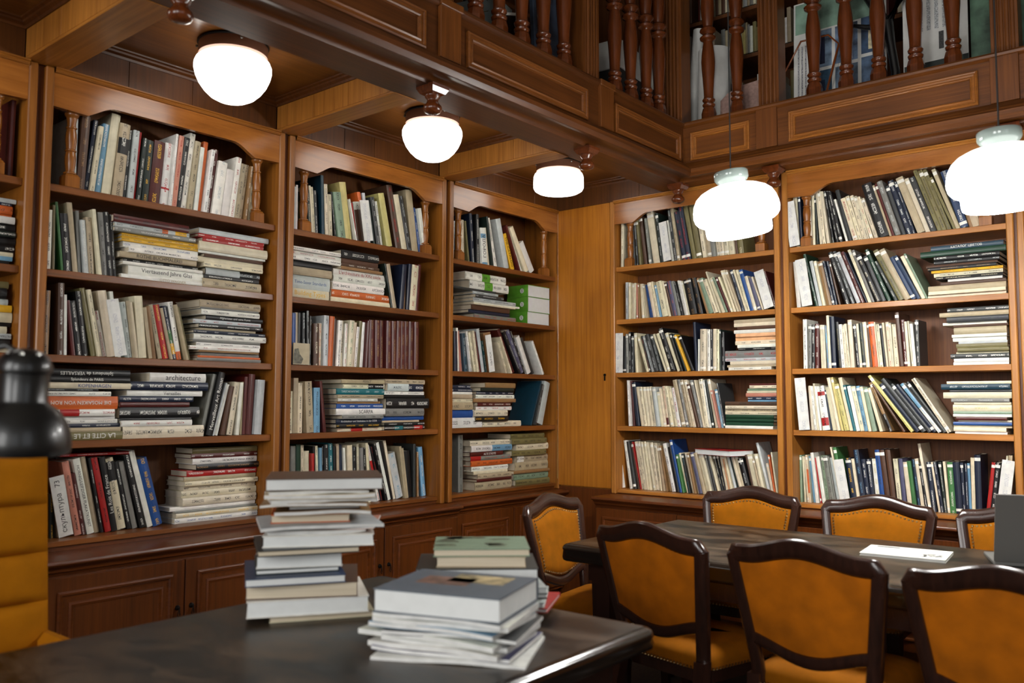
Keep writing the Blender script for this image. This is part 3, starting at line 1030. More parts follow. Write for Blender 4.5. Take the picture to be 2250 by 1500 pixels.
CH = chair('velvet chair with dark frame at the far side, directly left of the white booklet')
PLACES = [  # x, y of the seat, heading (0 = faces the camera side, pi = faces the right wall)
    (1.765, -0.90, 0.02, 'studded mustard velvet chair across the long table, nearest the corner cupboard'),
    (2.405, -0.90, -0.03, 'studded mustard velvet chair across the long table, second from the corner cupboard'),
    (3.04, -0.88, 0.02, 'studded mustard velvet chair across the long table, partly behind the laptop'),
    (1.43, -1.57, PI / 2 + 0.12, 'studded mustard velvet chair turned to the left end of the long table'),
    (2.09, -1.90, PI - 0.20, 'dark framed velvet chair seen from behind, nearest the foreground table corner'),
    (2.655, -1.93, PI - 0.04, 'dark framed velvet chair seen from behind, middle of the near side'),
    (3.262, -2.02, PI - 0.05, 'dark framed velvet chair seen from behind, cut by right picture edge'),
]
for i, (x, y, rz, lb) in enumerate(PLACES):
    c = CH if i == 0 else copy_tree(CH)
    c.location = (x, y, 0)
    c.rotation_euler = (0, 0, rz)
    c['label'] = lb

# the channelled mustard armchair at the left
ac = thing('armchair', 'large mustard armchair with horizontally channelled back at the left edge', 'armchair', (0.90, -4.185, 0), PI / 2)
W2 = 0.325
for k in range(5):
    z0, z1 = 0.455 + k * 0.1475, 0.455 + (k + 1) * 0.1475

    def chan(s, v, z0=z0, z1=z1):
        x = (-1 + 2 * s) * W2
        z = z0 + (z1 - z0) * v
        e = (1 - abs(2 * v - 1) ** 4) ** 0.5 * min(1, 14 * min(s, 1 - s)) ** 0.5
        return (x, -0.02 - 0.030 * e + 0.10 * (z - 0.45), z)
    MB().grid(chan, 18, 10).build('channel_cushion', 'armchair', ac, 70)
MB().rings([[(a * (W2 + 0.002), y0 + 0.10 * (z - 0.45), z) for a, y0 in ((-1, -0.019), (1, -0.019), (1, 0.075), (-1, 0.075))] for z in (0.40, 0.80, 1.18, 1.192)]).build('back_shell', 'armchair', ac)
MB().box(-0.28, 0.28, -0.48, -0.03, 0.36, 0.475, 0.03).build('seat', 'armchair', ac)
for s in (-1, 1):
    a0, a1 = sorted((s * 0.285, s * 0.345))
    MB().box(a0, a1, -0.46, 0.02, 0.30, 0.66, 0.02).build('armrest', 'armchair', ac)
    for y in (-0.44, 0.02):
        MB().rings([[(s * 0.29 + q * a, y + q * b, z) for a, b in ((1, 1), (-1, 1), (-1, -1), (1, -1))] for q, z in ((0.014, 0.0005), (0.022, 0.31))]).build('leg', 'chair', ac)
MB().box(-0.285, 0.285, -0.46, 0.0, 0.30, 0.36, 0.006).build('seat_frame', 'chair', ac)

# ------------------------------------------------------------------ black desk lamp on the foreground table
dl = thing('desk_lamp', 'glossy black desk lamp head close by at the left edge', 'lamp', (1.62, -4.62, 0.7503))
MB().lathe([(0.095, 0.0), (0.098, 0.006), (0.094, 0.018), (0.05, 0.026), (0.016, 0.03), (0.014, 0.05)], (0, 0, 0), 32).build('base', 'black', dl, 40)
MB().tube([(0, 0, 0.045), (-0.10, -0.12, 0.30), (-0.17, -0.16, 0.50)], 0.009, 10).build('lower_arm', 'black', dl, 60)
MB().tube([(-0.17, -0.16, 0.50), (-0.02, 0.02, 0.66), (0.165, 0.285, 0.735), (0.180, 0.302, 0.72)], 0.008, 10).build('upper_arm', 'black', dl, 60)
MB().lathe([(0.0, 0.018), (0.014, 0.012), (0.014, -0.012), (0.0, -0.018)], (-0.17, -0.16, 0.50), 12, 'y').build('elbow_joint', 'steel', dl, 40)
hd = MB().lathe([(0.098, -0.105), (0.100, -0.095), (0.0985, -0.075), (0.090, -0.045), (0.072, -0.018), (0.052, -0.004), (0.047, 0.004), (0.048, 0.06), (0.052, 0.063), (0.053, 0.072), (0.047, 0.090), (0.034, 0.103), (0.016, 0.110), (0.0, 0.112)], (0, 0, 0), 36).build('lamp_head', 'black', dl, 40, loc=(0.190, 0.312, 0.618), rot=(0.0, 0.10, 0))
for a in (0.3, -0.6, -1.5, -2.4):
    MB().lathe([(0.0, 0.006), (0.004, 0.005), (0.005, 0.0)], (0, 0, 0), 8).build('screw', 'steel', hd, 40, loc=(0.036 * math.cos(a), 0.036 * math.sin(a), 0.099))

# ------------------------------------------------------------------ laptop and booklet on the long table
lp = thing('laptop', 'open grey laptop seen from behind on the long table', 'laptop', (3.20, -1.24, 0.7504), 0.35)
MB().box(-0.17, 0.17, -0.0, 0.23, 0.0, 0.016, 0.003).build('keyboard_base', 'laptop', lp)
MB().rings([[(a * 0.17, y, z) for a, y, z in ((-1, 0.0, 0.017), (1, 0.0, 0.017), (1, 0.007, 0.017), (-1, 0.007, 0.017))], [(a * 0.17, y, z) for a, y, z in ((-1, -0.080, 0.275), (1, -0.080, 0.275), (1, -0.073, 0.277), (-1, -0.073, 0.277))]]).build('lid', 'laptop', lp)
MB().add([(-0.16, 0.0062, 0.03), (0.16, 0.0062, 0.03), (0.16, -0.0700, 0.262), (-0.16, -0.0700, 0.262)], [(0, 1, 2, 3)]).build('screen', 'screen', lp)

# ------------------------------------------------------------------ books on the shelves
# per line: kind, '*' when built as an object, millimetres:
#   u  left edge along the wall, set-back, thickness, height, depth, lean in degrees, colour, ink, extras
#   p  left, right, set-back, underside, thickness, depth, pile number, colour, ink, extras
#   c  card: left, set-back, width, height, thickness, lean, wording
BOOKS = """
S L1 0
u * -3443.7 30.4 16 321.4 220.8 -0.1 s
u * -3427.2 25.9 33.9 328.8 236.2 -2.9 q t
u * -3388.9 38.9 17.9 325.9 205.7 -5.8 n w
u * -3370.4 23.9 19.3 300.5 189.5 -6.4 c k
u * -3348 35.9 28.7 318.3 209.1 -5.9 U w
u * -3316.3 31.5 39.3 372 238.5 -5.4 c
u * -3271.8 23.5 46.2 336.3 234.4 -4.5 b k bk.58-.80
u * -3222 35.2 18 318 215.2 -3.9 G w
u * -3202.2 23 26.4 319.5 231.8 -3.6 s k
u - -3175.3 33.3 11.8 318.8 223.7 -3.9 r k
u * -3162.9 23.8 19.7 293.7 198 -5.1 d w
u * -3137.4 24.4 29.5 289.1 220.6 -4.0 d y
u * -3102.2 33 52.1 297.4 221.8 -4.7 m y
u * -3042.4 43.5 39.9 302.3 200.7 -4.4 w r br.26-.29
u - -3000.4 25.2 10.1 352.5 244.8 -4.0 w k
u * -2989.8 27.8 24.1 349.8 242.2 -5.0 p r
u * -2965.1 38.3 26.9 352 231.7 -6.5 k w
u * -2935.7 46.6 27.8 380.8 223.4 -6.3 w k
u * -2907.1 37 27.2 345.7 232.2 -6.2 b k
u * -2873.6 32.3 19.9 320.8 237.7 -5.1 w
u * -2852.8 47.4 22.8 356.5 222.6 -5.1 o
u * -2829.4 23.2 19.4 319.5 222.1 -6.7 w k
u * -2809.4 44.3 27.2 329.8 225.7 -6.7 m w
u * -2781.5 29.5 47.8 271.7 175.9 -7.1 w s
u * -2730.6 25.8 40.4 239.7 169.7 -6.5 w
u * -2689.4 25.1 29.7 312.2 195.7 -6.8 w r
u * -2659 30 28.5 287.2 212.6 -7.6 b k
u * -2628.7 43.2 21.9 291.1 220.5 -7.4 b k
u - -2601.2 26.7 15.4 284.7 205.9 -6.3 t w
u - -2575.7 37.1 17.2 286.8 223 -4.3 b k
u - -2554.5 38.6 21.6 289.1 195.6 -3.5 c k
S L1 1
u * -3533.9 40.1 20.7 255.3 196.1 0.2 w k
u - -3507.9 37.5 10.2 277.6 186.4 1.4 O
u - -3470.9 37.1 10.4 294.7 203.2 6.9 v
u * -3459.9 33.9 30.3 247.7 183.4 6.2 k w
u * -3420.6 43.8 22.3 302 188.5 6.9 b
u - -3396.4 46.6 12.3 272.1 191.3 4.1 g
u - -3376 34.3 19.4 233.5 151.9 6.1 s w
u * -3356 39.3 25.5 249.6 160 4.8 b k
u - -3318.4 23.6 13.8 287.7 181.4 7.5 c
u * -3296.7 40.2 23.5 280.7 212.9 6.0 g k
u * -3272.1 38.8 22.6 285.9 183.9 5.9 k w
u - -3245.1 47.8 15.4 280.5 186.4 5.5 k w
p * -3215.5 -2792.8 31.7 1917.5 21.2 238.3 0 w b TOTTO_WAGNER
p * -3181.9 -2814.3 36.5 1938.7 42.4 233.5 0 w k TViertausend_Jahre_Glas
p * -3210.7 -2820.3 28.4 1981.1 14.8 241.6 0 w
p * -3201.2 -2835.6 48.7 1996 15.9 221.3 0 k w
p * -3226.8 -2855.5 27 2011.9 26.5 243 0 b k TROTHE_BUCHMALEREI
p * -3190.5 -2853.6 20.1 2038.4 23.9 249.9 0 w k
p * -3203.5 -2837.7 48.6 2062.3 25.5 221.4 0 w u
p * -3214.2 -2839.9 40.3 2087.7 18.6 229.7 0 y k
p * -3211.9 -2837 46.2 2106.3 18.6 223.8 0 y k
p * -3255.5 -2864.4 23.1 2124.8 21.2 246.9 0 g w
p * -3254.7 -2896.3 26.3 2146.1 18.6 243.7 0 s k bo.62-.70 by.80-.96
p * -3264.1 -2903.7 20 2164.6 34.5 250 0 m k
p * -2823 -2499.3 20.8 1917.5 44.3 228.3 1 b k
p * -2813.5 -2507.1 27.6 1961.8 20.7 214.7 1 k w
p * -2796.7 -2491.8 45.5 1982.4 35.4 224.5 1 k s bs.0-.62
p * -2818.1 -2489.3 22.6 2017.9 23.6 238.4 1 c k
p * -2839.2 -2474.7 44.9 2041.5 26.6 225.1 1 c
p - -2811.7 -2481.6 35.8 2068.1 16.5 226 1 q
p - -2842.5 -2466.7 35.8 2084.6 11.8 234.2 1 w
p * -2844.2 -2461 27.8 2096.4 44.3 242.2 1 c
p * -2820.5 -2479.5 36 2140.7 22.4 234 1 r w
p * -2839.8 -2470.6 44.3 2163.1 17.7 225.7 1 r w
p * -2836.8 -2443.9 44.5 2180.8 26.6 225.5 1 s
S L1 2
u * -3539.2 31.2 26.7 268 210 0.0 t k
u * -3479.3 22.8 24.5 303.5 230.9 1.3 q w
u - -3453 22.7 11.3 256.3 193.5 1.8 w
u - -3416.7 29.3 14.2 235.6 166.3 7.8 m
u * -3397.3 28.7 22.7 234.8 153.1 9.1 k w
u * -3367.7 40 22.7 279.4 212.9 8.4 k w
u * -3328.2 46.9 23.2 299 203.3 11.8 O
u * -3304.1 33.6 15.9 293.9 224.6 11.2 c k
u - -3283.1 46.4 22.4 203 161.4 12.5 w r
u * -3259.5 47.7 37.4 294 203.2 10.0 c
u - -3210.5 46.8 14.2 295.7 204.7 9.2 w
u - -3172.9 31.5 18.5 250.9 198.3 9.0 s k
u - -3153.7 27.7 16.7 256.6 192.6 8.6 b
u - -3136.1 27.9 11.1 252.5 164.3 8.7 c
u * -3124.4 27.1 36.4 281.8 181.2 6.2 c
u - -3076.6 27.3 16.2 234.8 151.9 8.9 b
u - -3053.8 38.2 17.3 242.3 189.7 9.3 t
u - -3023.5 45.4 20.2 253.8 194.2 12.3 b k
u * -3000.8 43.9 28.4 254.8 164.7 12.7 r y
u - -2966.4 34.5 11 243.7 187.3 13.9 b
u - -2954.5 39 18.5 253.9 202.2 13.5 n w bv.3-.55 by.1-.3
u * -2935 42.8 25.5 273.9 202.2 11.1 w k bo.0-.14
u - -2892.6 24.2 10.6 265.7 181.5 14.6 b
u - -2881.2 39.2 15.8 254.9 183.2 14.5 O
p * -2840.5 -2488 23.9 1561.5 16.8 246.1 0 g
p - -2830.8 -2484.1 35.8 1578.3 10.5 234.2 0 o
p - -2812.5 -2485.8 44.8 1588.8 15.8 225.2 0 g
p - -2829.9 -2498.1 27.2 1604.6 10.5 242.8 0 t
p * -2878.3 -2496.9 23.9 1615.1 18.4 246.1 0 w r
p * -2838.1 -2484.4 37.5 1633.5 18.4 232.5 0 w k
p - -2859.9 -2486.5 35 1651.9 13.1 235 0 g
p * -2854.7 -2454 33.2 1665.1 28.9 236.8 0 w k
p * -2860.3 -2464.1 25.2 1694 15.8 244.8 0 n w
p - -2831.6 -2517.8 29.8 1709.8 11.6 240.2 0 b
p * -2835.8 -2481.3 23.2 1721.3 21 246.8 0 k w
p * -2854.6 -2479.6 43.2 1742.3 21 226.8 0 s r
p * -2785.7 -2465.9 47.4 1763.4 23.7 222.6 0 k w TAfghanistan_und_seine_Kunst
p * -2817.2 -2493.6 35.4 1787 26.3 234.6 0 w k
p - -2825.3 -2498.7 34.3 1813.3 10.5 235.7 0 g
p * -2820.7 -2482 48.3 1823.8 36.8 221.7 0 b k
c * -3250.3 -12 53.1 251.5 4 10.9 .
S L1 3
u * -2804.9 43.8 20.5 302.6 226.2 -12.1 g
u * -2781 25.6 32.9 310.2 229.2 -11.6 k w TMerveilleux_Art_Roman
u - -2746.8 25.2 7.3 263.6 170.2 -14.7 s
u - -2734.1 33.5 17.8 255.5 199 -13.6 w
u - -2704.1 23.9 23 243.1 193 -10.9 q
u * -2670.2 28.3 30.2 262 172.8 -8.5 c k
u - -2620.4 23.9 16.8 259.6 205.4 -4.3 w
u - -2589.5 39.4 10.8 263.3 182.1 -1.2 b
u - -2575.3 42.4 20.3 289.5 204.8 -1.8 m
u * -2552.3 45.3 35.9 303.1 224.7 -2.5 m
u * -2515.9 26 42.2 274.7 211.5 -3.4 s
p * -3434.2 -3190.1 24.8 1201.5 34.7 180.1 0 O w RLA_CITE_ET_LE
p * -3440.2 -3198.2 25.9 1236.2 18.7 165.4 0 b
p * -3451.9 -3196.4 36.6 1254.9 17.1 188.1 0 n w
p * -3467.1 -3207.4 38.7 1272 18.7 220 0 w k
p - -3475.9 -3217.1 43.7 1290.7 13.4 187.7 0 w
p * -3516 -3229.5 21.2 1304.1 29.4 201.2 0 w r br.19-.47
p * -3527.5 -3212.4 32.7 1333.4 56.1 228.1 0 o w RDIE_MOSAIKEN_VON_ROM
p * -3537.9 -3246.6 24.5 1389.5 20.3 232.8 0 w k
p - -3541.9 -3303.8 22.7 1409.8 11.8 179.1 0 k s
p * -3541.4 -3160.1 22.2 1421.6 25.6 247.8 0 c u TKOPENHAGEN
p * -3541.9 -3163.7 22.5 1447.2 25.6 247.5 0 k w TSplendeurs_de_PARIS
p * -3539.9 -3159 33.6 1472.9 32.1 236.4 0 k w RSplendeurs_de_VERSAILLES
p * -3187.3 -2794.2 28 1201.5 53.8 242 1 c k
p * -3197.2 -2858.1 23.3 1255.3 26.9 242.3 1 w r
p - -3203.8 -2858.6 29.4 1282.2 9 240.6 1 k
p * -3201.3 -2816.1 35 1291.2 50.8 235 1 k w
p * -3203.8 -2871.3 27.5 1342 22.7 242.5 1 m
p * -3208.3 -2853.4 25.7 1364.8 26.9 244.3 1 n w
p * -3165.4 -2796.7 44.6 1391.7 26.9 225.4 1 w k TVersailles
p * -3158.1 -2774.8 31.8 1418.6 38.9 238.2 1 n w
p * -3068 -2789 30.3 1457.4 41.9 219.8 1 w k Tarchitecture
S L1 4
u - -3447.3 107.5 18.2 186.4 131 2.6 d y
u - -3417.4 106 8.7 166.9 110 6.7 b
u * -3348 98.4 29 325 171.6 11.6 p k
u * -3316.4 100.4 16.9 272.5 169.6 11.6 m w
u * -3293.7 98.8 29.5 336.2 171.2 12.7 w k RHORNIG/LEIPZIGER_PLAKATKUNST
u * -3255.5 116.3 21.8 343.1 153.7 12.4 b
u - -3232.6 103.6 11.3 335.8 166.4 11.5 k w
u * -3213.6 101.2 26.5 336.3 168.8 12.8 r k
u * -3186 99.2 25.6 336.9 170.8 11.7 k w TLes_Rois_de_France
u * -3155.5 118.9 42.4 327.7 151.1 12.4 c k bk.68-.95
u * -3106.1 119.6 21.8 313.8 150.4 13.5 k w
u * -3083.1 114.4 21.8 313.1 155.6 13.6 g
u * -3053.8 104.3 28.1 344.2 165.7 14.8 k w
u * -3018.3 103.3 24.7 364.4 166.7 15.9 w
u * -2990.7 104.6 45.5 324.1 165.4 15.7 u y
p * -2887 -2437 101 788.5 25.4 169 0 w u
p * -2883.2 -2437.5 97.7 813.9 22.9 172.3 0 c y
p - -2886.8 -2440.5 104.1 836.8 10.2 165.9 0 g
p * -2905.3 -2441.3 117.5 846.9 20.3 152.5 0 w
p * -2847.5 -2442.9 106.7 867.3 38.1 163.3 0 c k
p * -2849.5 -2437.3 116.7 905.4 33 153.3 0 c k
p * -2834.5 -2441.4 121.8 938.4 22.9 148.2 0 c k
p * -2841.5 -2440 99.2 961.3 22.9 170.8 0 c k
p * -2837.4 -2440.5 119.1 984.2 20.3 150.9 0 b
p * -2823.7 -2438.4 115.5 1004.5 30.5 154.5 0 r w
p * -2784.2 -2437.6 99 1035 28 171 0 k t
p * -2797.7 -2440.8 111.8 1062.9 28 158.2 0 w k
p * -2806.4 -2441.8 109.7 1090.9 22.9 160.3 0 m w
p * -2800.2 -2441 110.1 1113.8 28 159.9 0 O
c * -3418 85 60.3 260 4 11.0 скульптура_73
p * -3418.4 -3093.9 105 1128.8 12 200 9 r w
S L0 0
u - -3692.6 41.2 16.8 324.9 216.2 -0.7 m
S L0 1
p - -3832.3 -3680.7 22.2 1917.5 15.5 130 0 k
p - -3831.7 -3667.9 26.2 1933 18.1 138.5 0 U
p - -3829.5 -3663 34.8 1951.1 18.1 130 0 c
p - -3828.4 -3658.6 40.5 1969.2 31 133.3 0 k w
p - -3830.1 -3654.5 39.3 2000.3 31 130 0 k
p - -3835.2 -3659.2 27.6 2031.3 23.3 130 0 d w
p - -3833 -3659 37 2054.6 31 130 0 k w
p - -3837.3 -3663.6 28.1 2085.6 28.4 138.5 0 w
p - -3834.4 -3672.2 40.3 2114.1 10.3 130 0 o
p - -3836.9 -3672.5 33.9 2124.4 33.6 130 0 o k
p - -3834 -3671.4 46.8 2158 15.5 137.6 0 n w
p - -3834.3 -3654.6 48.1 2173.5 18.1 136.2 0 s
S L0 2
p - -3810.5 -3660.9 44.6 1561.5 26.5 130 0 c
p - -3817 -3663.3 28.1 1588 28.9 130 0 k
p - -3818.7 -3660.3 26.3 1616.9 21.7 130 0 s k
p - -3816.5 -3674.3 35.7 1638.6 28.9 130 0 c
p - -3814.8 -3657.1 44.6 1667.5 16.9 131 0 k
p - -3816.6 -3655.4 41.1 1684.4 41 134.2 0 c
p - -3820.4 -3659.1 34.6 1725.3 28.9 130 0 y
p - -3821.5 -3674.5 34.8 1754.2 24.1 130 0 s
p - -3826 -3684 24.2 1778.3 43.4 130 0 k
p - -3820.9 -3670.9 45.2 1821.7 28.9 130 0 O
S L0 3
p * -3795.6 -3654.7 45.2 1201.5 57.5 130 0 w
p * -3799.2 -3659.4 41.4 1259 57.5 130 0 k
p - -3804.9 -3668.1 31.2 1316.5 51.1 130 0 m
p - -3804.8 -3665.4 37.7 1367.7 44.7 130 0 c
p - -3809.7 -3677.6 28.3 1412.4 38.3 130 0 n
p - -3805.8 -3668.3 45 1450.7 38.3 130 0 k w
S L2 0
u - -2307.9 28.5 19.7 232 171.3 0.5 s
u - -2287.5 28.9 12 244.1 164.5 0.4 w
u - -2207.5 35.3 6.4 174.3 125.5 5.7 O
u - -2200.6 26.9 17.6 229.9 158.9 5.5 d c
u - -2182.5 31.7 12.9 258 167.7 5.2 c
u - -2158.9 46.9 15.1 257.8 167.4 5.1 c k
u - -2143.2 45 16.9 240.7 158.2 4.6 G w
u - -2103.9 43.1 20.4 334.4 226.9 2.6 E
u - -2081.3 38.4 21.1 287.8 204.2 3.1 c k
u - -2051.8 45.7 24.4 238.5 157.3 3.6 c k
u - -2009.4 46.5 9.8 258.4 202.4 7.9 k w
u * -1993 36.3 51.6 258.3 206.5 9.3 z d
u * -1940.2 40.7 45.6 324.5 227.4 9.1 Y
u - -1875.2 23.3 6.9 238.2 153.7 13.6 w
u - -1867.6 41 15 221.5 145 10.6 r
u * -1850.4 33.7 45.4 228.4 145.3 11.1 w q bq.0-.8
u - -1802.1 41.6 24.5 293.9 200.3 11.6 o
u - -1776.7 38.8 20.6 293.2 186.6 9.5 s
u - -1740.4 29.4 13.1 249.8 165.6 10.5 d
u - -1722.5 23.3 29.3 277 184.7 11.5 G s
u - -1675.7 46.1 19.4 263.8 190.6 10.8 w k
u * -1643.5 25.3 44.7 314 244.7 13.4 Y
u * -1562.7 34.3 43 378.4 235.7 12.7 q r
u * -1515.5 30.9 40.3 330.2 229.3 13.2 c
u * -1469.8 29.7 32.7 329.9 229.1 14.0 k s
u * -1425 41.2 52.8 379.1 228.8 9.2 b
u - -1357.3 47.4 20.4 281.4 193.5 12.1 u w
u - -1336 28.8 30.1 279.3 190.2 11.3 w
c * -1844.6 -12 65.6 232 4 9.9 .
S L2 1
u - -1599.9 23.6 7.5 265.5 174.9 13.2 d
u - -1585.7 29.2 29.7 263.7 176.3 12.5 b
u * -1537.5 25.3 34.1 270.7 179.9 -5.0 n
u - -1489.6 47.2 17 260.6 180.3 -2.0 t
u - -1472 35.1 25.3 282.6 197.9 -3.7 n
u * -1446.2 38.4 52.5 280.6 222.2 -5.1 c r
u - -1389.7 44.4 26 290.5 224.5 -4.4 m
p * -2303.5 -2046.7 46.2 1917.5 53.9 205.6 0 c y TBuilding_Types
p * -2304.3 -2041.7 46.9 1971.4 71.1 178.6 0 s u TTime-Saver_Standards
p * -2317 -2041.2 31.7 2042.4 43.1 227.6 0 b
p * -2297.6 -2028.2 49.2 2085.5 36.6 190.3 0 k
p * -2316 -1974.5 35.7 2122.1 26.7 234.3 0 w k
p * -2313.9 -1972 39.4 2148.9 21.5 230.6 0 w r
p * -2325.3 -1987.3 21.2 2170.4 20.7 248.8 0 w k
p * -2038.2 -1591.3 39.4 1917.5 30.2 230.6 1 c
p * -2033.4 -1601.6 39.1 1947.7 41.8 230.9 1 o w
p * -2028.5 -1653.1 35.7 1989.4 44.1 234.3 1 w k
p * -2024.8 -1642.2 38 2033.5 39.4 232 1 w k
p * -2017 -1633.2 48.8 2073 34.8 221.2 1 w r TL'architecture_du_XXe_siècle
p - -1978.4 -1672.3 27 2107.8 16.2 243 1 t
p - -1977 -1695.7 29.2 2124 18.6 223.5 1 q w
p - -1974.6 -1705.5 32.6 2142.6 27.8 225.3 1 q
p * -1979.8 -1704.9 26.8 2170.4 46.4 206.6 1 k w
S L2 2
u - -2307.3 39.7 6.3 269.6 215.6 -0.3 s
u - -2296.6 27.2 23 272.9 215 0.7 u
u - -2268.3 42.7 19.6 279.1 189.6 0.5 b
u - -2248.1 41.2 17.8 278.5 182 0.0 k
u - -2224.2 35.1 23.3 279.2 220.2 1.3 k s
u - -2197.5 27.3 18 291.8 220.1 2.0 k s
u - -2168 47.2 11 267.9 167.7 0.0 k w
u * -2155.2 30.1 37.5 227.3 168.1 0.5 q c
u - -2117.2 43.3 24.5 231.7 159.5 -0.1 c o
u * -2092.2 28 32.3 275.6 189.4 -0.7 s k
u * -2059.4 27.8 31 273.6 185.9 -2.2 o
u - -2022.1 41.8 21.3 264 171.8 -2.0 q
u - -2000.3 29.7 27.4 255.8 158.7 -3.0 w k
u * -1965.1 46.8 19.4 257.8 172.8 -1.3 c k RHOME_REPAIR
u - -1945.2 34.9 20 241.2 164.8 -1.9 w r
u * -1924.6 26.9 32.8 261.1 206.8 -3.6 c v
u - -1891.3 27.8 16.2 252.4 162.1 -3.9 b
u - -1874.5 32.8 20 229.5 182.1 -5.1 w k
u - -1849.3 39.3 22.5 263.9 173.5 -3.8 O
u - -1820.1 46.7 22.7 259.4 177.5 -3.6 w
u - -1793.9 25.8 16.7 267.8 205.6 -2.8 m
u * -1766.4 32.2 40.7 276.5 212.3 -0.5 m t
u * -1720.9 27.5 39.4 276.9 193.2 0.5 m t
u * -1675.1 47.3 37.6 280 176.1 0.2 m t
u * -1637 25.7 40.4 280.3 197.7 -0.1 m t
u * -1594.9 23.3 37 280.7 192.8 0.3 m t
u * -1557.3 23.6 33.6 283.8 222.9 -0.5 m t
u * -1519.4 32.2 38 285 186.6 0.3 m t
u * -1477.9 45.4 38.6 288.3 197.6 -0.2 m t
u * -1438.3 45 41.1 290.1 225 -0.2 m t
u * -1395.4 41.1 36.1 291.7 182.4 0.1 m t
S L2 3
u - -2309.9 32.7 28.9 219.3 172.3 0.7 c k
u * -2270.8 43.1 29.6 290.3 193.4 -0.2 b
u * -2240.5 41.9 28.4 265.1 200 -0.0 c k
u * -2194.2 23.1 44.1 272.9 213.3 3.9 b k
u * -2149.6 22.9 39.7 240.4 163.7 0.9 U k
u - -2084.1 23.6 18.3 277.1 185.4 7.0 m k
p - -1971 -1625.3 48.7 1201.5 20.8 221.3 0 c r br.28-.52
p * -1992.6 -1667.9 29.5 1222.3 23.1 240.5 0 k y
p * -1981.3 -1652.2 47.5 1245.4 25.4 222.5 0 n w TArchitektur_und_Städtebau_in_der_DDR
p - -1956 -1652.2 27 1270.8 23.1 243 0 g k
p * -1995.1 -1629.7 31.6 1293.9 34.6 238.4 0 w k TSCARPA
p * -1979.9 -1640.8 47.8 1328.5 27.7 222.2 0 u w
p - -1977.4 -1662.8 44.7 1356.3 12.9 225.3 0 t
p - -1984.2 -1695.1 29.6 1369.2 16.2 200.5 0 w k
p * -1993.1 -1655.1 25.9 1385.4 22.2 233.6 0 b k
p * -2003.2 -1654.9 21 1407.5 33.3 249 0 e s
p * -1937.8 -1631.2 46.5 1440.8 28.6 212.8 0 c k bk.6-.98
p * -1969 -1649.8 22.9 1469.5 22.2 241.3 0 b k TPERRET
p - -1644.8 -1319.8 27 1201.5 24.6 243 1 k w be.25-.45 br.73-.95
p - -1631.4 -1304.9 42.4 1226.1 19.7 227.6 1 k w
p - -1644.9 -1347.2 45.2 1245.8 12.3 221.3 1 b
p * -1647.8 -1312.5 42.1 1258.1 24.6 227.9 1 u
p * -1635.8 -1326.7 24.6 1282.7 44.3 227.4 1 g k
p * -1626.8 -1278.4 31.9 1327 61.5 238.1 1 k w
p - -1635.6 -1301.7 44.3 1388.6 19.7 225.7 1 k
p - -1641.7 -1318.8 34.2 1408.3 22.2 235.8 1 w k
p * -1625.5 -1338.8 21.2 1430.4 43.3 204.2 1 s n bn.58-1
p * -1623.1 -1297.9 49.2 1473.7 27.1 220.8 1 b k
S L2 4
u - -2256.2 102.5 16.4 341.9 167.5 0.9 w k
u * -2239.3 91.7 31 342.7 178.3 0.9 g
u * -2206.9 86.8 29.6 349.5 183.2 1.2 f
u * -2170.9 100.2 22.1 345.2 169.8 1.1 c k
u * -2142.9 104.6 34.6 311.5 165.4 1.5 c
u - -2107.7 82.8 17.4 298.2 187.2 1.3 r
u - -2087.9 95.5 15.7 336 174.5 1.7 k
u - -2066.9 96.1 16.3 337.8 173.9 2.6 c d
u - -2050.1 85.7 16.4 326.4 184.3 1.9 U
u - -2033.2 89.6 8.5 334 180.4 1.4 k w
u * -2018.9 83.7 29.9 343.1 186.3 2.4 k w
u * -1984.1 85.3 29.7 348.7 184.7 3.2 e w
u - -1951.8 86.6 17 331.3 183.4 2.4 k
u - -1924.7 95.6 19.3 343.4 174.4 2.3 b
u - -1897.9 96.9 19.9 338.5 173.1 3.6 n
u - -1871.5 85.3 14.4 320.8 184.7 4.7 w
u * -1856.5 80.3 34.9 332.8 189.7 2.6 c
u * -1817.7 88.5 26.6 321.4 181.5 2.1 k s
u - -1777.5 97.6 16.3 337.9 172.4 2.1 c k
u - -1753 84.8 20.2 315.4 185.2 3.6 g
u - -1731.5 88.1 20.6 314.3 181.9 3.8 k w
u - -1703.6 85.3 18.9 342.1 184.7 5.1 c Y
u - -1622.2 100.7 18.1 338.3 169.3 15.7 w r br.45-.72
u - -1602.9 94.2 15.1 327.1 175.8 15.3 k r
u - -1577.2 81.6 18.2 349.9 188.4 17.0 k w
u - -1557.7 82.6 21.4 352.8 187.4 16.4 w
u - -1533.4 90.3 21.8 353.4 179.7 15.0 k
u - -1505.8 94.3 18.6 357.1 175.7 13.6 c
u * -1479 96.6 54.6 276.6 173.4 15.1 s U
u - -1421.9 82.4 18.3 314.6 187.6 9.5 b
u - -1402.8 84.3 13.2 303.3 185.7 9.0 b
u * -1385 98.1 40.3 282 171.9 6.3 k
u - -1343.9 90.7 20.4 322.1 179.3 0.8 G
u - -1313.8 87.4 12.8 271.8 182.6 1.5 t w
u * -1275.3 88 34.5 301 182 6.9 U w
S L3 0
u - -1086 27.1 15.7 247.3 191 -2.4 s
u - -998.3 25.3 25.9 266.2 204.8 1.8 c k
u - -911.4 46.5 14.6 273 178.2 7.9 O
u - -875.1 47.4 28.5 329.7 217.4 5.1 n w
u - -846 34.6 29.8 330.9 228.9 0.9 k w
u * -797.3 23.4 52.7 244.7 174.5 5.4 w k TГОРОДА bU.0-.06 bU.72-.84
u - -717.7 46.1 17.5 259.4 178.8 8.2 c
u - -688.6 32.1 17.7 336.4 216 10.6 d
u - -652.2 45.5 30.7 334.3 222.1 13.7 w k
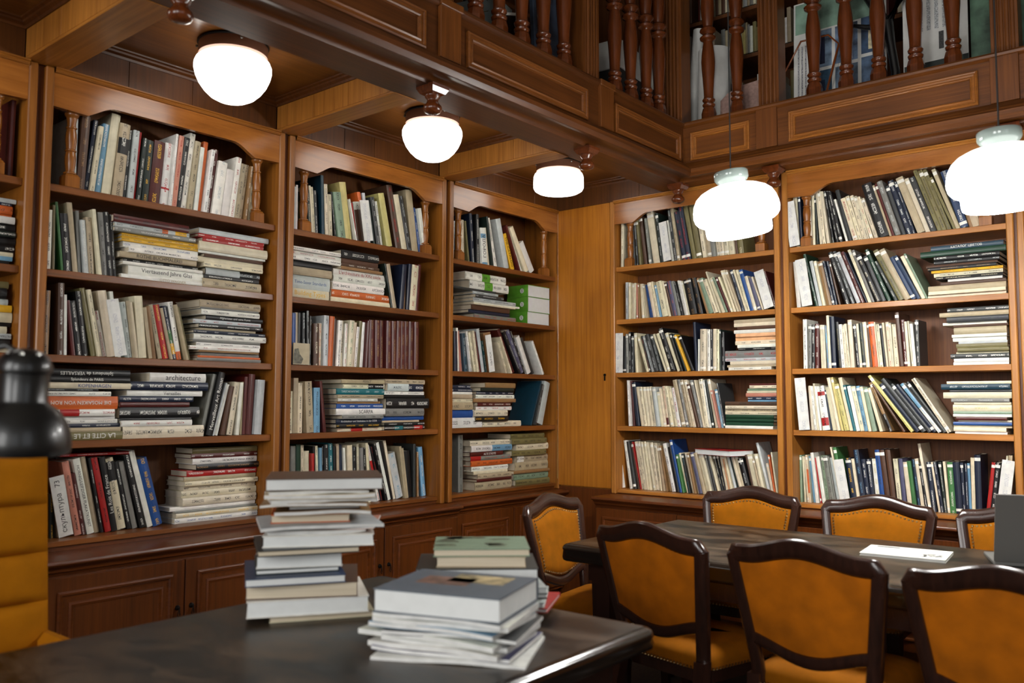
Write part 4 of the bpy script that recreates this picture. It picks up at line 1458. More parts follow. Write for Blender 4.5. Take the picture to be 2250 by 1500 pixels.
u * -554.3 38.1 50.1 344.2 231.9 15.9 s
u * -476.1 43.4 40.4 256.5 200.5 21.1 y k RTHE_CATALOG
u - -405.8 26.2 16.6 333.8 209.4 26.5 m
u - -370.4 42.4 17.4 330.3 227.6 29.3 w k
u * -337.8 27.8 42.7 337.7 242.2 31.2 c
u * -278.6 32.5 55.6 231.5 145.1 33.2 w
S L3 1
p * -856.9 -423.3 45.1 1917.5 31.8 224.9 0 g r
p - -917.1 -497 38.8 1949.3 22.5 231.2 0 n
p * -894.6 -504.3 32.8 1971.8 33.7 237.2 0 q
p - -884.6 -453.3 20.7 2005.5 11.2 249.3 0 c
p - -860.2 -382.8 42.9 2016.7 13.1 227.1 0 w
p - -875.8 -436.9 34.2 2029.8 22.5 235.8 0 s k
p - -864.9 -581.2 22.8 2052.3 24.3 194.9 0 G s
p - -876.7 -619.4 39.1 2076.6 18.7 208.9 0 s k
p - -1059.8 -642.9 35.3 2095.4 15 234.7 0 G
p * -896.1 -499 48.5 2110.4 56.2 221.5 0 w k bl.37-.58
p * -944.7 -536.3 42 2166.5 52.4 228 0 w k bl.4-.6
p * -304.4 -45.8 34.8 1917.5 89.3 183.1 1 l F
p * -286.4 -26.6 43.7 2006.8 107.6 192.2 1 l F
p * -287.8 -29.4 42.7 2114.5 84.7 187.8 1 l F
S L3 2
u - -1074.3 43.2 10.4 288.1 208.7 0.0 G w
u - -1057 25.7 28.9 255.8 199.2 1.6 n q
u - -1021.3 35.1 18.1 278.6 178 3.1 w
u - -986.9 45.9 22.7 262.6 209.7 6.5 p
u - -963.5 27.4 32.3 246.4 180.7 6.5 E s
u - -914.1 28.8 17.1 227.9 157.5 10.7 s
u - -894.6 35.2 14.3 265.3 202.6 9.9 w k
u - -864.7 30.3 23 261.2 174.4 13.3 c k
u - -840.5 23 17.6 272.6 217.6 11.0 c k
u - -812.2 26.7 14.6 268.3 194.2 13.2 m
u - -794.8 26.2 26.6 288 197.2 11.2 s
u - -741.8 46.3 23.9 211.8 160.4 11.9 e w
u * -715.7 39.7 70 265.4 185.6 11.0 t
u - -526.7 45.3 20.3 226.9 147.9 23.4 c k
u - -490.6 26.4 12.5 270.1 203.7 26.6 c r
u - -465.1 42.4 30 331.6 208.5 28.8 m
u - -409.4 25 25.3 327.7 245 32.1 k s
u - -377.1 35.8 35.2 329.5 219.4 29.5 x s
u - -331.2 38.5 18.9 328.7 231.5 29.6 k w
u - -304.7 31.4 39.6 283.5 226 27.7 w
u - -239.7 44.7 24.6 279.3 202.6 27.8 G
u - -123.5 36.4 18.7 265.8 196.6 29.3 w k
c * -759.6 -12 54.2 245.6 4 10.3 МИНСК
S L3 3
u - -271.6 30.1 12.7 332.6 215.2 -20.7 E
u - -240.5 22 26.2 302 220.7 -17.6 G s
u * -208.2 22.9 64 312.8 218.3 -16.7 s
p * -1095.4 -782.1 35.4 1201.5 64.3 225.2 0 w k
p * -1091.7 -858.1 39.6 1265.8 50.6 172.9 0 w u bu.1-.95
p * -1109.3 -888.3 23.2 1316.4 46.7 172.2 0 b k
p - -1094.7 -869.8 37.7 1363.1 25.3 171.1 0 c k
p - -1109.1 -890.8 24 1388.5 27.3 154 0 b
p - -1110.6 -892.3 22.9 1415.7 15.6 177.5 0 w
p - -1101.2 -885.3 32.1 1431.3 21.4 170.5 0 n w
p - -1096.4 -894.8 36.9 1452.7 23.4 152.3 0 n w
p * -764.7 -361.1 48.1 1201.5 38.1 221.9 1 c k
p * -860.4 -528.3 21.3 1239.6 33.9 239.3 1 k y
p * -872 -537.6 21.8 1273.5 38.1 248.2 1 c k
p - -831.1 -463.8 48.2 1311.6 27.5 221.8 1 w r
p - -828 -492.6 35.2 1339.1 25.4 234.8 1 m w
p * -876.1 -441 29.3 1364.5 25.4 240.7 1 t
p - -837 -440.3 43.5 1389.9 25.4 226.5 1 w k
p - -832.5 -451.6 42.4 1415.3 21.2 227.6 1 n w
p - -808.3 -464 26.8 1436.5 25.4 236.4 1 d
p * -756.6 -443.6 30.1 1461.9 33.9 239.9 1 t
S L3 4
u * -973.1 65.5 42.7 365 204.5 0.5 g k
p * -821.3 -446 61.6 788.5 54.2 208.4 0 b k
p - -810.6 -456.6 53 842.7 17.4 217 0 m
p * -781.3 -431.1 71.4 860.1 31 198.6 0 b k
p - -827.5 -481.7 67.3 891.1 21.3 202.7 0 c
p * -843.8 -473.7 71.4 912.3 32.9 198.6 0 w k
p * -858.1 -437.2 63.9 945.2 36.8 206.1 0 o k
p * -866.7 -462.7 59.1 982 29 210.9 0 g r br.0-.25
p * -870.9 -541.3 58.1 1011 29 211.9 0 m w TALTE_STÄDTE
p * -866.8 -455.9 51.4 1040.1 40.6 218.6 0 w k bU.5-1
p * -881.1 -481.3 49.3 1080.7 32.9 220.7 0 c k
p * -407.7 -24.2 55.3 788.5 39.4 214.7 1 O k
p * -414.9 -28.2 65.8 827.9 44 204.2 1 z d
p - -437.8 -31.3 47 871.9 20.8 223 1 t
p * -397.3 -24.4 69.6 892.7 55.6 200.4 1 b k
p * -374.1 -24.6 72.4 948.3 46.3 197.6 1 b k bw.0-.22
p * -456.1 -72.6 48.4 994.6 37 221.6 1 O k
p * -391.2 -27.8 64 1031.6 44 206 1 c q
p * -456.8 -65.8 48 1075.6 37 222 1 O k
p * -462.1 -85.9 54.6 1112.6 34.7 215.4 1 O k
S R1 0
u - 533.2 29.3 20.8 322.6 200.2 -0.7 c k
u - 620.6 40.6 25.2 319.2 226.1 3.2 G w
u - 656.8 31.6 17.8 316.5 224.2 3.8 k s
u - 681.3 30.3 17.2 317.4 239.7 5.0 O k
u - 708.7 47.1 26.6 344.2 222.9 6.8 q
u - 755.4 35.1 20.1 322.3 228.5 6.6 g s
u * 786.4 44.1 48.7 358.9 225.9 8.5 c
u - 840.5 38.1 23.3 347.1 231.9 6.6 d s
u - 934.9 22.8 10.6 284.4 189.6 7.1 w
u - 952.6 32.7 20.1 353 237.3 8.5 G w
u - 973.4 33.3 19 360.2 236.7 8.1 b q
u * 1004.8 42.1 34 337.5 222.3 10.1 n r
u * 1039.8 31 33.9 363.8 239 9.3 n r
u * 1079.2 40.3 30.3 364 229.7 10.1 O
u * 1115.4 36 36.2 361.6 231.3 9.1 O
u - 1162.4 27.6 26.9 331 242.4 8.2 c k
u - 1190.1 44.4 29.9 323.6 205.3 7.3 b
u - 1227.3 24.4 29.5 307.6 234.3 7.0 g
u - 1257.5 43.3 23.6 301.2 224.6 6.5 c k
u - 1285.6 26.4 29.2 287.2 218.7 6.2 c k
u - 1320 22 29 281.6 206.4 6.3 c k
u - 1349.7 27.3 33.9 283.1 193.6 5.6 c k
u - 1384.9 41.8 14.3 270.3 187.1 5.8 q
u * 1399.8 47.4 37.1 269.2 186 5.8 O c
c * 893.7 -12 56.9 267.1 4 7.7 .
S R1 1
u - 559.7 45.2 20.6 261 166.6 -0.0 s k
u - 595.5 24.2 15 254.3 201.7 -0.5 c
u - 611 45.1 17.7 247.2 157.8 -1.0 c
u - 637.3 22.7 12.2 247.2 170.4 -1.6 c
u - 656.1 27.4 11.3 237.9 189.6 -0.0 p
u - 674.7 28.8 8.7 243.3 185.7 1.7 t
u - 689.3 45.4 20.7 240 180.5 3.1 c
u - 723.3 35 7.4 238.2 166.3 6.3 c
u - 735.7 31.9 11.4 234.1 153.4 7.6 b
u - 754.7 45 25.9 231.1 169.8 9.4 u n
u - 788.7 28.1 22.9 243.9 155.9 11.1 c
u - 815.3 34 17.8 249.4 163.9 11.9 c k
u - 834.1 35.8 13.9 222.5 153.5 10.7 U s
u - 852.7 41.6 40.7 247.1 154.7 11.9 c k
u - 897.1 41.6 19 246.9 170.8 12.5 c
u - 921.9 38.8 17.3 236.8 180.5 13.8 q
u - 943 31.1 26.6 240.7 179.3 12.2 x o
u - 972.4 30.5 22.4 238.4 169.3 12.5 g
u - 1003.1 26 13.3 237.6 174.4 14.3 k w
u - 1017.3 43.9 13.4 243.1 171 12.9 w k
u - 1031.5 39.2 14 237.5 153.3 12.5 w
u - 1046.3 41.3 10.9 236.4 172.2 12.6 c
u * 1066.2 26.4 50.3 239.5 165.9 11.2 k t
u - 1121.8 33.4 33.1 245.4 184.8 12.2 k t
u - 1176.8 42.1 15.6 248.7 194.9 17.0 t
u - 1196.2 37.1 29.6 244.2 170.3 17.7 z
u - 1236.1 25.3 27.9 233.1 168.6 19.5 c k
u - 1266.1 34 10.4 290.3 219.1 18.6 c
u - 1284.3 45 22.5 246.2 171.3 20.2 c
u - 1314 28.2 16.2 248.1 164.1 21.4 z k
u - 1335 27 13.5 246 184.5 21.5 m
u - 1351 29.8 13.5 246.6 191.9 20.9 c
u - 1365.9 40.3 14 286.5 217.6 18.3 c
u - 1388.2 43.9 15.1 291.1 217.2 19.8 c
u - 1408.4 26 15 285.2 220.6 19.4 b
u - 1425.5 26.1 18.3 280.3 208.1 16.5 n s
u - 1447.5 28.4 12.4 279.5 205.6 17.1 c
u - 1460.9 30.5 15.1 276.3 193.9 16.0 c k
u - 1477.2 35.6 23.2 274.4 185.6 15.5 u
u - 1505.8 26.2 19.1 227.1 166.5 15.5 c
u - 1528.9 30.5 22.3 215.2 137.2 16.3 x
u - 1558.1 26.9 10.5 222.9 155 17.8 c
u - 1582.2 47.4 7.9 240.7 183.1 16.3 b
u - 1633.9 40.9 13 251.2 188 16.0 m w
c * 1588.6 -12 62.5 242.5 4 15.4 .
S R1 2
u - 535.5 38.4 27.2 254.1 181.4 -1.1 G
u - 572 28.5 19.1 267 185.3 1.0 g w
u - 591.6 33 15.7 281 222.2 0.5 k w
u - 607.7 33.8 19.7 250.6 164.9 -0.5 G s
u - 640 38.2 20.2 270.8 201.3 2.4 c
u - 729.5 32.6 17.7 247.1 170.6 16.7 c v
u - 748.5 39.6 9.4 256.2 194 14.8 k r
u - 762.1 46.2 24 254.3 163.2 15.7 s n
u - 793.4 26.8 31.1 261.7 208.6 16.5 G s
u - 826.3 39 21.2 260.6 178.2 16.2 G s
u - 867.3 42.2 15 271.5 171.1 20.1 c
u - 892.2 32.1 21.1 269.8 180.6 18.6 c
u - 916.2 34.7 32.4 302.5 209.3 18.6 k w
u - 956.6 47.3 20.7 272.9 169.8 19.8 c
u - 995 23 14.5 264.2 183.7 18.8 k O
u - 1017.3 36.1 14.4 263.8 183.5 20.2 d
u - 1039.8 26.2 15.3 258.6 192.8 21.7 y
u - 1058.8 42.3 22.7 250.7 171.3 22.2 k
u - 1085.6 46.5 17.1 322.1 215.1 2.2 n
u - 1111.4 35.5 12.1 207.9 137.3 -0.8 w
u * 1131 24.6 41.5 270.9 204.1 -1.3 c k
u - 1177.8 36.9 20.9 268.4 211.8 -0.2 w k
u - 1199.5 36.1 15.5 267.1 190.9 -0.6 k w
u - 1215.5 40.6 21.3 269.3 177.6 -0.9 c
u - 1240.2 35.3 20.2 264.9 202.5 -0.6 c k
u - 1265.1 38.6 8.8 264.1 182.4 0.4 d
u - 1274.4 43.6 20.5 247.6 163 0.4 k s
p - 1330.4 1612.3 23.9 1568.5 19.1 222.1 0 w k
p - 1317.1 1640.7 34.1 1587.6 15.1 235.9 0 b
p - 1339.3 1642.4 30.6 1602.7 22.6 239.4 0 c
p - 1304.4 1641.5 34 1625.3 20.1 236 0 s r
p * 1299.4 1637.3 45 1645.4 47.8 225 0 g r
p - 1395 1644 31.3 1693.2 14.1 177.2 0 k w
p - 1394.7 1646.2 20.1 1707.3 20.1 181.5 0 w
p - 1376.6 1640.2 29.1 1727.4 25.1 207.8 0 c k
p - 1374.8 1638.9 39.8 1752.5 22.6 217.9 0 P
p - 1383.7 1646.9 21.7 1775.1 22.6 214 0 P
p - 1371.5 1643.6 24.2 1797.8 22.6 185.7 0 w
p - 1396.5 1645.7 20.3 1820.4 20.1 180 0 q
p - 1372.7 1644.9 23 1840.5 22.6 221 0 c
p - 1369.7 1642.3 30.4 1863.1 22.6 222.1 0 b
c * 489.6 -12 75.8 272.1 4 -1.1 .
S R1 3
u - 589.3 26.4 14.7 312.4 225.4 2.3 w n
u - 613.5 45.2 15.9 307.9 224.8 4.0 m
u - 642.9 37.8 26.8 299.4 230.9 6.6 n G
u - 679 42.3 21 268.2 184.4 8.5 c
u - 703.3 39.4 21.6 266.6 185.4 8.4 c k
u - 725.6 45.2 22.4 266 210.9 7.6 c
u - 751.1 42.5 21.4 267.3 169.4 8.2 c
u - 773.2 43.8 21.3 268.2 197.1 8.1 c k
u - 805.5 27.1 27 263.2 193.3 7.5 s
u - 833.7 40 22.5 231.7 144.9 7.7 c
u - 858.6 35.8 17.7 257.7 188.1 8.3 c
u - 877 41.3 18.8 271.2 201.5 7.1 c r bm.05-.22
u - 909.4 33.4 21.4 270.8 213.3 9.9 c k
u - 938.2 44.9 20.3 262.7 178.5 11.4 c k
u - 959.4 36.4 24.2 260.9 207.9 9.9 w r
u - 995.2 28.9 28.4 314.6 223.9 12.3 b O
u - 1026.5 28.1 19.1 316 223.5 11.5 g w
u - 1052.4 25.6 22 314.2 244.4 12.7 b q
u - 1075.5 34.8 19.1 313.7 196.4 12.4 c q
u - 1104.6 23.5 19.3 286.9 215 14.3 q
u - 1125 34.1 21.6 311.9 228.5 13.7 g s
u - 1149.2 25.8 10 311.7 212.3 11.8 c
u - 1159.9 34.8 25.3 313.7 235.2 8.2 c d
u - 1186 35 13.6 307.8 211.1 8.3 w k
u - 1206.1 36 15.1 308.6 217.7 9.5 d k
u - 1225.5 44.4 20.7 314.9 225 10.3 c
u - 1256.3 22.2 10.8 244 185.1 12.5 p
u - 1267.9 43.9 19.5 248.3 163.4 10.9 U c
u - 1288.2 34.2 10.9 288.4 201.4 9.7 G w
p - 1298.3 1612.2 32.7 1204.5 18.7 229.1 0 w
p - 1297.3 1610.2 44.8 1223.2 25 225.2 0 f
p - 1302.4 1617.4 35.2 1248.2 19.8 234.8 0 f
p - 1303.5 1620 29.9 1268 23.4 240.1 0 f
p - 1296.6 1640.8 39 1291.4 18.7 231 0 c k
p - 1293.3 1638 46.6 1310.1 18.7 223.4 0 c k
p - 1306.3 1649.4 20.2 1328.8 18.7 249.8 0 c k
p - 1297.2 1641.6 39.7 1347.5 25 230.3 0 q d
p - 1451 1642.6 38.5 1372.5 10.4 149.7 0 U
p - 1450.3 1642 40.4 1382.9 19.8 145.3 0 n w
p - 1435.5 1641.4 42.9 1402.7 23.4 141.3 0 p
p - 1441.4 1641.7 43.2 1426.1 13 148.8 0 c
p - 1446.6 1641.4 44.7 1439.1 15.6 141 0 z
p - 1465.1 1648.2 29.1 1454.7 18.2 137.9 0 c k
p - 1460.9 1644.3 39.3 1472.9 11.4 142.4 0 m
S R1 4
u - 563.6 78 18.4 332.2 192 8.5 w k
u - 589.5 80.1 24.3 326.1 189.9 9.7 G
u - 617 98.1 12.3 320.5 171.9 10.3 q
u - 637.7 92 7.9 325.8 178 11.7 r
u - 646.2 100.9 23.7 327.1 169.1 10.1 c k
u - 670.8 88.6 21.6 327.8 181.4 9.1 c k
u - 699.5 77.4 15 325.8 192.6 8.5 c
u - 715.1 87.1 15.4 328.3 182.9 7.8 c
u - 740.6 92.4 14.9 324.3 177.6 9.6 c
u - 756.2 101.4 21.3 323.4 168.6 8.4 c k
u - 778.3 102.5 18.1 320.5 167.5 7.3 c k
u - 797 89.4 11.1 316.2 180.6 7.3 c
u - 815.6 87.7 21 300.6 182.3 8.7 b
u - 841.3 79.7 12.9 305 190.3 9.3 t k
u - 862.9 93.8 17.5 309.1 176.2 10.9 t k
u - 889.4 82.5 24.7 323.6 187.5 12.5 w k
u - 918.7 80.9 23.4 300.8 189.1 11.5 k n
u - 945.8 77.4 18.3 350.9 192.6 12.0 u
u - 965.9 77.1 16.4 251.3 191.3 11.1 v
u - 990 94.8 16.3 263.8 175.2 12.7 c
u - 1007.7 80.2 15.4 258.7 174 11.3 k e
u - 1027.3 102.1 21.1 264.3 166.8 12.2 c
u - 1051.1 79.3 14.7 263.5 190.7 11.6 t
u - 1068.7 99.6 10.5 266.2 170.4 12.2 c
u - 1084.7 80.4 24.7 271.8 189.6 13.3 x
u - 1114.6 77.5 23.3 271.2 184.3 14.1 b
u - 1139.1 95.7 19.1 265.2 174.3 14.0 c
u - 1159.4 83.3 19.1 272.6 186.7 14.1 c
u - 1179.5 96.1 16.2 266.7 173.9 13.8 g
u - 1197.1 81.9 16.6 264.9 188.1 13.1 G
u - 1222.4 78.3 15.9 267.8 180.9 14.8 c
u - 1239.4 97.1 15.9 264 172.9 14.3 k c
u - 1256.3 95.6 15.9 266.2 174.4 12.8 k c
u - 1273.1 99.2 16 265.6 170.8 11.5 c
u - 1289.9 96 18.7 263.8 174 11.5 P
u - 1312.2 79.2 14.1 268.7 190.8 11.8 c
u - 1334.5 93.3 16.2 272.9 176.7 13.4 s
u - 1359.6 95.4 14.8 264.6 174.6 15.2 d
u - 1375.5 89 18 271.3 181 15.2 c
u - 1394.7 101.2 18 271.2 168.2 15.2 c
u - 1415.4 83.6 34.1 245.4 163.8 14.7 k s
u - 1451.1 102.1 15.3 270.9 167.9 12.5 q
u - 1467.2 95.6 31.5 271.4 174.4 11.7 c
u - 1504.3 77.3 15 247.6 189.9 12.1 b
u - 1520.8 77.4 20.4 276.9 192.6 11.3 c
u - 1556.3 93.9 15.8 352.4 176.1 13.9 s
u - 1573 98.3 14.9 222.1 171 10.5 c
u - 1596.1 79.1 9.6 275.6 190.9 8.7 o
u - 1606.3 85.1 9.6 290.5 184.9 7.1 c
c * 472.2 65 61.4 265.4 4 7.9 .
S R2 0
u - 1778.7 36.9 24 322.2 232.5 2.9 c
u - 1806.4 29.1 14.3 308.7 213.8 2.1 n
u - 1859.7 44.1 14.8 333.6 225.9 1.4 c
u - 1876.3 43 15 329.5 213.1 0.1 c
u - 1901.6 39.8 9.9 289.5 181.8 2.2 d
u - 1918.1 45.8 15 332 224.2 3.5 c
u - 1940.7 31 18.3 325.9 224 4.8 c k
u - 1966.9 24.2 16.9 319 203.9 6.2 c
u - 1994.9 36.4 12 323 233.6 8.1 k w
u - 2014.8 42.7 14.7 322.9 227.3 9.5 k w
u - 2040 27.2 18.7 316.9 205.4 11.4 k w
u - 2072.4 41.5 12.3 269.4 196 14.1 w
u - 2085.6 46.2 22.7 323.4 220.6 12.7 G
u - 2118.2 28.1 27.3 265.1 189.1 14.7 c r
u - 2147 37.8 20 277.3 172.9 14.8 c k
u - 2168.2 39.6 19.1 276.2 172.9 14.1 c k
u - 2189.6 34.1 18.4 268.4 214.3 14.4 c k
u - 2213.3 27.4 17.1 261.7 203.1 15.4 c r
u - 2237.6 28.6 19.3 250.3 177.1 16.9 c k
u * 2258.2 41.5 55.4 333 228.5 15.8 k w
u - 2317.2 42.6 11.5 323.3 215.7 16.1 b
u - 2332.9 34 13.2 325.7 236 16.0 m
u * 2352.3 24.3 28.4 335.1 233.4 16.3 g s
u - 2382.5 43 21.7 305.7 227 16.2 G
u * 2409.5 42.1 29.1 334.3 227.9 16.9 n w
u - 2443.6 28.1 13.1 321.1 241.9 16.8 n w
u * 2466.1 37.1 38 344.7 232.9 18.3 b
u * 2506.9 45.3 22.6 336 223.7 18.4 c
u * 2531.4 45 31.1 338.7 212.3 18.5 G w
u * 2569.1 35.6 21.3 375.1 234.4 18.4 O k
u * 2593 34.4 21.3 369.8 235.6 18.3 O k
u * 2617.4 37.3 20.7 370.4 232.7 18.6 O k
u - 2649 26.9 12.9 321.6 202.4 20.2 O
u * 2663.2 27 20.2 362.8 243 18.6 b
u * 2685.7 26.7 37.9 336.9 243.3 16.1 N w
u - 2725.7 40.2 16.1 328.4 229.8 14.4 t
u * 2744 31.4 37.6 290.3 229.5 14.7 b
c * 1756.7 -12 63.1 275.8 4 6.8 .
S R2 1
u - 1770.9 45.7 23.8 283.2 208.5 3.8 w
u - 1833.8 23.7 10 272.5 217.3 5.9 b
u - 1885.6 37.5 16.3 327.9 206.6 12.1 f w
u - 1907.4 32.3 19.5 278.3 179.8 10.5 s
u - 1931.9 25.1 17.4 274.5 207.5 10.3 c
u * 1950.1 46.9 32.4 272.7 215.2 10.3 t
u - 1989.4 28.7 14 270.8 200.9 11.7 n w
u - 2004.2 36.7 11 268.4 180.8 10.2 n w
u - 2022.8 38.7 10.9 262.1 190.4 11.7 q
u * 2058.5 46.9 25.9 329.4 223.1 16.9 k w
u - 2094.7 39.4 22.4 332.1 212.2 18.4 G s
u - 2128.5 32.2 21.7 326.7 221.6 20.1 s
u - 2153.1 33.7 19.3 327.1 218 19.9 m w
u - 2182.7 26.2 5.7 326.8 209.9 21.4 n
u - 2189.4 47.1 15.7 337.7 222.9 19.3 c
u - 2206.6 47.8 16.8 331.6 215.6 19.0 g
u * 2236.2 27.8 28.3 297.8 197.4 21.2 k c
u - 2269.2 23 22.9 283.8 183.3 20.3 G
u - 2298.5 28.7 20 327 241.3 21.2 f w
u - 2334.5 31.2 18.2 253.8 157.9 24.3 d w
u * 2355.6 45.5 28.4 325.9 224.5 24.5 O k
u * 2387.3 45.5 33 325.1 213 24.5 b
u - 2424.1 43.8 24.8 272.4 170.6 24.6 N
u - 2457.6 23.2 15.6 277.3 218.2 25.0 N
u - 2475.3 42.4 19.4 270.2 178.3 23.3 c
u - 2496.9 40.4 11 284 223.9 22.9 z
p - 2506.7 2885.6 46 1935.5 18.9 224 0 c
p - 2514.1 2887.7 22.9 1954.4 18.9 247.1 0 c
p * 2512 2889 33.6 1973.3 29.7 236.4 0 b
p - 2573.5 2888.1 38.8 2002.9 18.9 216.9 0 q
p - 2609.6 2871.3 41.4 2021.8 13.5 216.6 0 w
p - 2554.7 2876.7 28 2035.3 16.2 233.8 0 k c
p - 2539.7 2874.2 45.2 2051.5 21.6 224.8 0 c k
p - 2530.1 2877.7 29.5 2073 13.5 240.5 0 y k
p - 2515.4 2848.6 21.7 2086.5 18.9 238.5 0 k t
p - 2504.3 2852.1 34.3 2105.4 13.5 235.7 0 q
p - 2545.2 2863.5 30.9 2118.9 21.6 239.1 0 k s
p * 2547.8 2865.6 22.9 2140.4 24.3 219.3 0 k w
p * 2475.5 2892.9 41.8 2164.7 32.4 228.2 0 f
p * 2528.4 2881.7 44.2 2197.1 25.9 225.8 0 K w TКАТАЛОГ_ЦВЕТОВ
c * 1823.9 -12 62.9 284.6 4 7.7 .
S R2 2
u - 1804.7 43.6 23.6 296.5 184.6 -0.2 w k
u - 1833.3 35.7 21.4 263.9 206.8 -1.5 g k
u - 1859.4 26.8 18.6 258.6 182.5 -1.0 k w
u - 1878.5 33.3 22.4 264.7 205.7 -1.0 m w
u - 1910.7 45.7 16.5 257.8 172.2 1.2 c
u - 1931.7 27.7 12.2 255.2 166.8 1.2 c
u - 1950.5 36.9 8.5 252.3 194.2 2.7 U o
u - 1961.8 25.6 14.9 309.8 212.5 1.9 c
u - 1977.6 26.7 26.1 302 196.1 1.4 n
u - 2012.2 42 19.2 269.3 185 3.2 k O
u - 2032 40.5 17.8 254.8 185.3 3.2 w k
u - 2054.3 27.1 14.5 246.1 152.8 3.4 c k
u - 2071.8 24.1 13.8 255.1 182 4.0 c k
u - 2086.9 24.3 22.6 276.2 193.4 2.5 c
u - 2117.4 37.8 17.4 250.6 178.6 4.3 k w
u - 2135.4 34.9 14.3 252.3 161.9 3.8 c
u - 2151.4 29.1 19.7 254.1 190.2 3.9 d O
u - 2173 27.4 19.7 259.1 198.7 3.6 c
u - 2193.7 37.9 9.1 252.4 195.8 3.8 q
u - 2204.6 40.4 29.2 258.7 175.3 4.2 o k
u - 2234.4 43.1 7.3 257.2 192.4 4.4 c
u - 2245 37.2 18 243.2 167.5 4.2 c k
u - 2267.8 27.3 13.1 244.6 184.7 4.6 k
u - 2283.8 23.7 10.1 249.7 157.6 4.4 c
u - 2294.5 41.1 16.7 253.3 196.8 3.5 c r
u - 2311.7 32.6 10.7 244.9 193.9 2.9 c
u - 2322.9 40.8 25.4 238.4 169 2.3 c k
u - 2353.2 23.4 20.4 301.9 215.1 3.5 q
u - 2374.2 43.1 19.2 261.3 187 3.2 m w
u - 2394 30.7 13.6 249.4 178.8 2.8 c
u - 2413 43.9 6.9 253.2 157.9 4.1 c
u - 2420.4 44.5 16.1 236.9 188.1 3.6 w
u - 2439 34.8 18.3 255.6 168.8 0.7 G w
p - 2627 2889.7 25.5 1568.5 16.1 215.2 0 w
p - 2631.2 2891 20.9 1584.6 18.8 185.3 0 w
p * 2615.5 2891.7 20.5 1603.5 25.8 212.4 0 G w
p - 2639 2887.5 41.1 1629.3 9.7 199.3 0 c
p - 2649.1 2891.3 21.4 1639 21.5 185.3 0 O
p - 2642.8 2884.7 28.4 1660.5 21.5 170.1 0 O
p - 2652.2 2883.7 37.8 1682 13.4 180 0 s
p - 2624.3 2880.8 42.4 1695.5 21.5 215.3 0 w
p - 2621.9 2883.4 31.7 1717 16.1 201.2 0 w
p * 2633.3 2883.9 31.9 1733.1 37.7 184.8 0 b
p - 2632.8 2891.1 27.2 1770.8 13.4 218.7 0 q
p - 2576.9 2883.5 44.1 1784.2 15.1 225.9 0 w
p * 2602 2895.5 21.6 1799.3 29.6 246.2 0 G n
p * 2565.5 2896.5 27.5 1828.9 24.2 242.5 0 b
p * 2603.1 2895.9 35.9 1853.1 24.2 224.2 0 G w
S R2 3
u - 1788.1 22.5 26.1 221.1 158.3 6.7 U
u - 1815.5 25.6 25.2 221.1 143 7.0 q
u - 1841.3 47.2 15.7 263 168.9 3.1 c
u - 1861.8 42.2 14.1 259.7 167.2 4.2 w k
u - 1877.5 46.4 10.9 276.4 186 4.5 c
u - 1893.3 38.5 12.4 260 180.2 5.6 w
u * 1912.1 43 41 260.6 175.1 7.0 w k br.1-.28 br.78-.87
u - 1960.2 45 7.7 238.1 158 8.6 n
u - 1969.7 45 23.5 254.6 161.9 8.7 c
u - 2002.5 22.9 17.6 311.6 223.8 10.2 c
u - 2020.8 38.7 12.8 314.9 231.3 10.1 Y
u - 2042.4 28.9 25.8 273.8 199.8 11.8 Y O
u - 2069.3 39.6 19.8 312 225.5 11.2 c
u - 2092 29.1 14 269.1 198.3 11.7 e
u - 2106.8 36.1 19.6 261.4 171.5 10.7 w
u - 2127.8 46 22.5 258.3 193.2 10.9 c e
u - 2151.2 38.2 20 260.3 183 9.8 U k
u - 2175.6 28.5 16.3 256.7 184.5 9.9 c
u - 2196.2 35.5 23.2 251 183.3 10.8 z
u - 2235.4 33.3 16.9 251.8 177.4 14.3 c
u - 2283.5 46.7 17 294.8 199.3 20.8 t k bk.0-.35
u - 2361.9 29.5 11.9 308.1 204.5 31.7 q
u - 2402.3 29.9 17.1 383.4 240.1 35.7 Y
u * 2425.8 38.8 23.1 323.3 230.3 36.0 n
u * 2460.7 25.1 21.4 358.2 244.9 36.1 G
u - 2489.4 37.5 17.4 324.2 232.5 36.4 G
u - 2512.4 46.9 17.9 321 199.7 36.6 n
u - 2539.5 35.4 18 324.4 221.8 35.7 w U bU.5-1
u - 2565.9 29 15.9 328.9 241 34.1 G
u - 2585.6 34.1 20.1 339.4 225 31.2 c k
p - 2621.6 2868.1 36.7 1204.5 12.9 209 0 w
p - 2617.2 2864.8 28.9 1217.4 20.5 171.2 0 c
p - 2613.9 2888.8 46.1 1237.9 12.9 205 0 c
p - 2614 2890.4 33.2 1250.9 16.4 198.6 0 u
p - 2637.1 2888.3 48.8 1267.3 10.6 185.2 0 c
p - 2630.6 2869.1 30.6 1277.8 16.4 196.6 0 m
p - 2612.7 2889.9 44.6 1294.3 14.7 223.5 0 w
p - 2614.7 2890.8 42.8 1308.9 14.7 221 0 z
p * 2613 2890.5 47.4 1323.6 35.2 188.9 0 c Y
p - 2619.4 2889.9 43 1358.8 12.9 227 0 c
p - 2607.5 2883.7 37.2 1371.7 20.5 228.8 0 g s
p * 2569.4 2894.3 38.2 1392.3 32.3 231.8 0 c
p - 2599.8 2894.8 41.7 1424.5 14.7 228.3 0 G
p * 2561.3 2889.4 31.5 1439.2 29.3 238.5 0 E s
p - 2588.9 2894.9 35 1468.5 14.7 223.9 0 c
c * 1790.1 -12 64.4 307.5 4 4.2 .
S R2 4
u - 1753 80.8 12.7 278.9 189.2 0.2 z
u - 1773.9 92 10.5 272.5 178 1.9 c
u - 1791.4 92.1 14.6 270 172.8 3.4 c
u - 1806.7 79.3 11.6 281.4 190.7 3.6 c o bo.2-.7
u - 1826 100.9 17.6 274.6 169.1 5.2 U
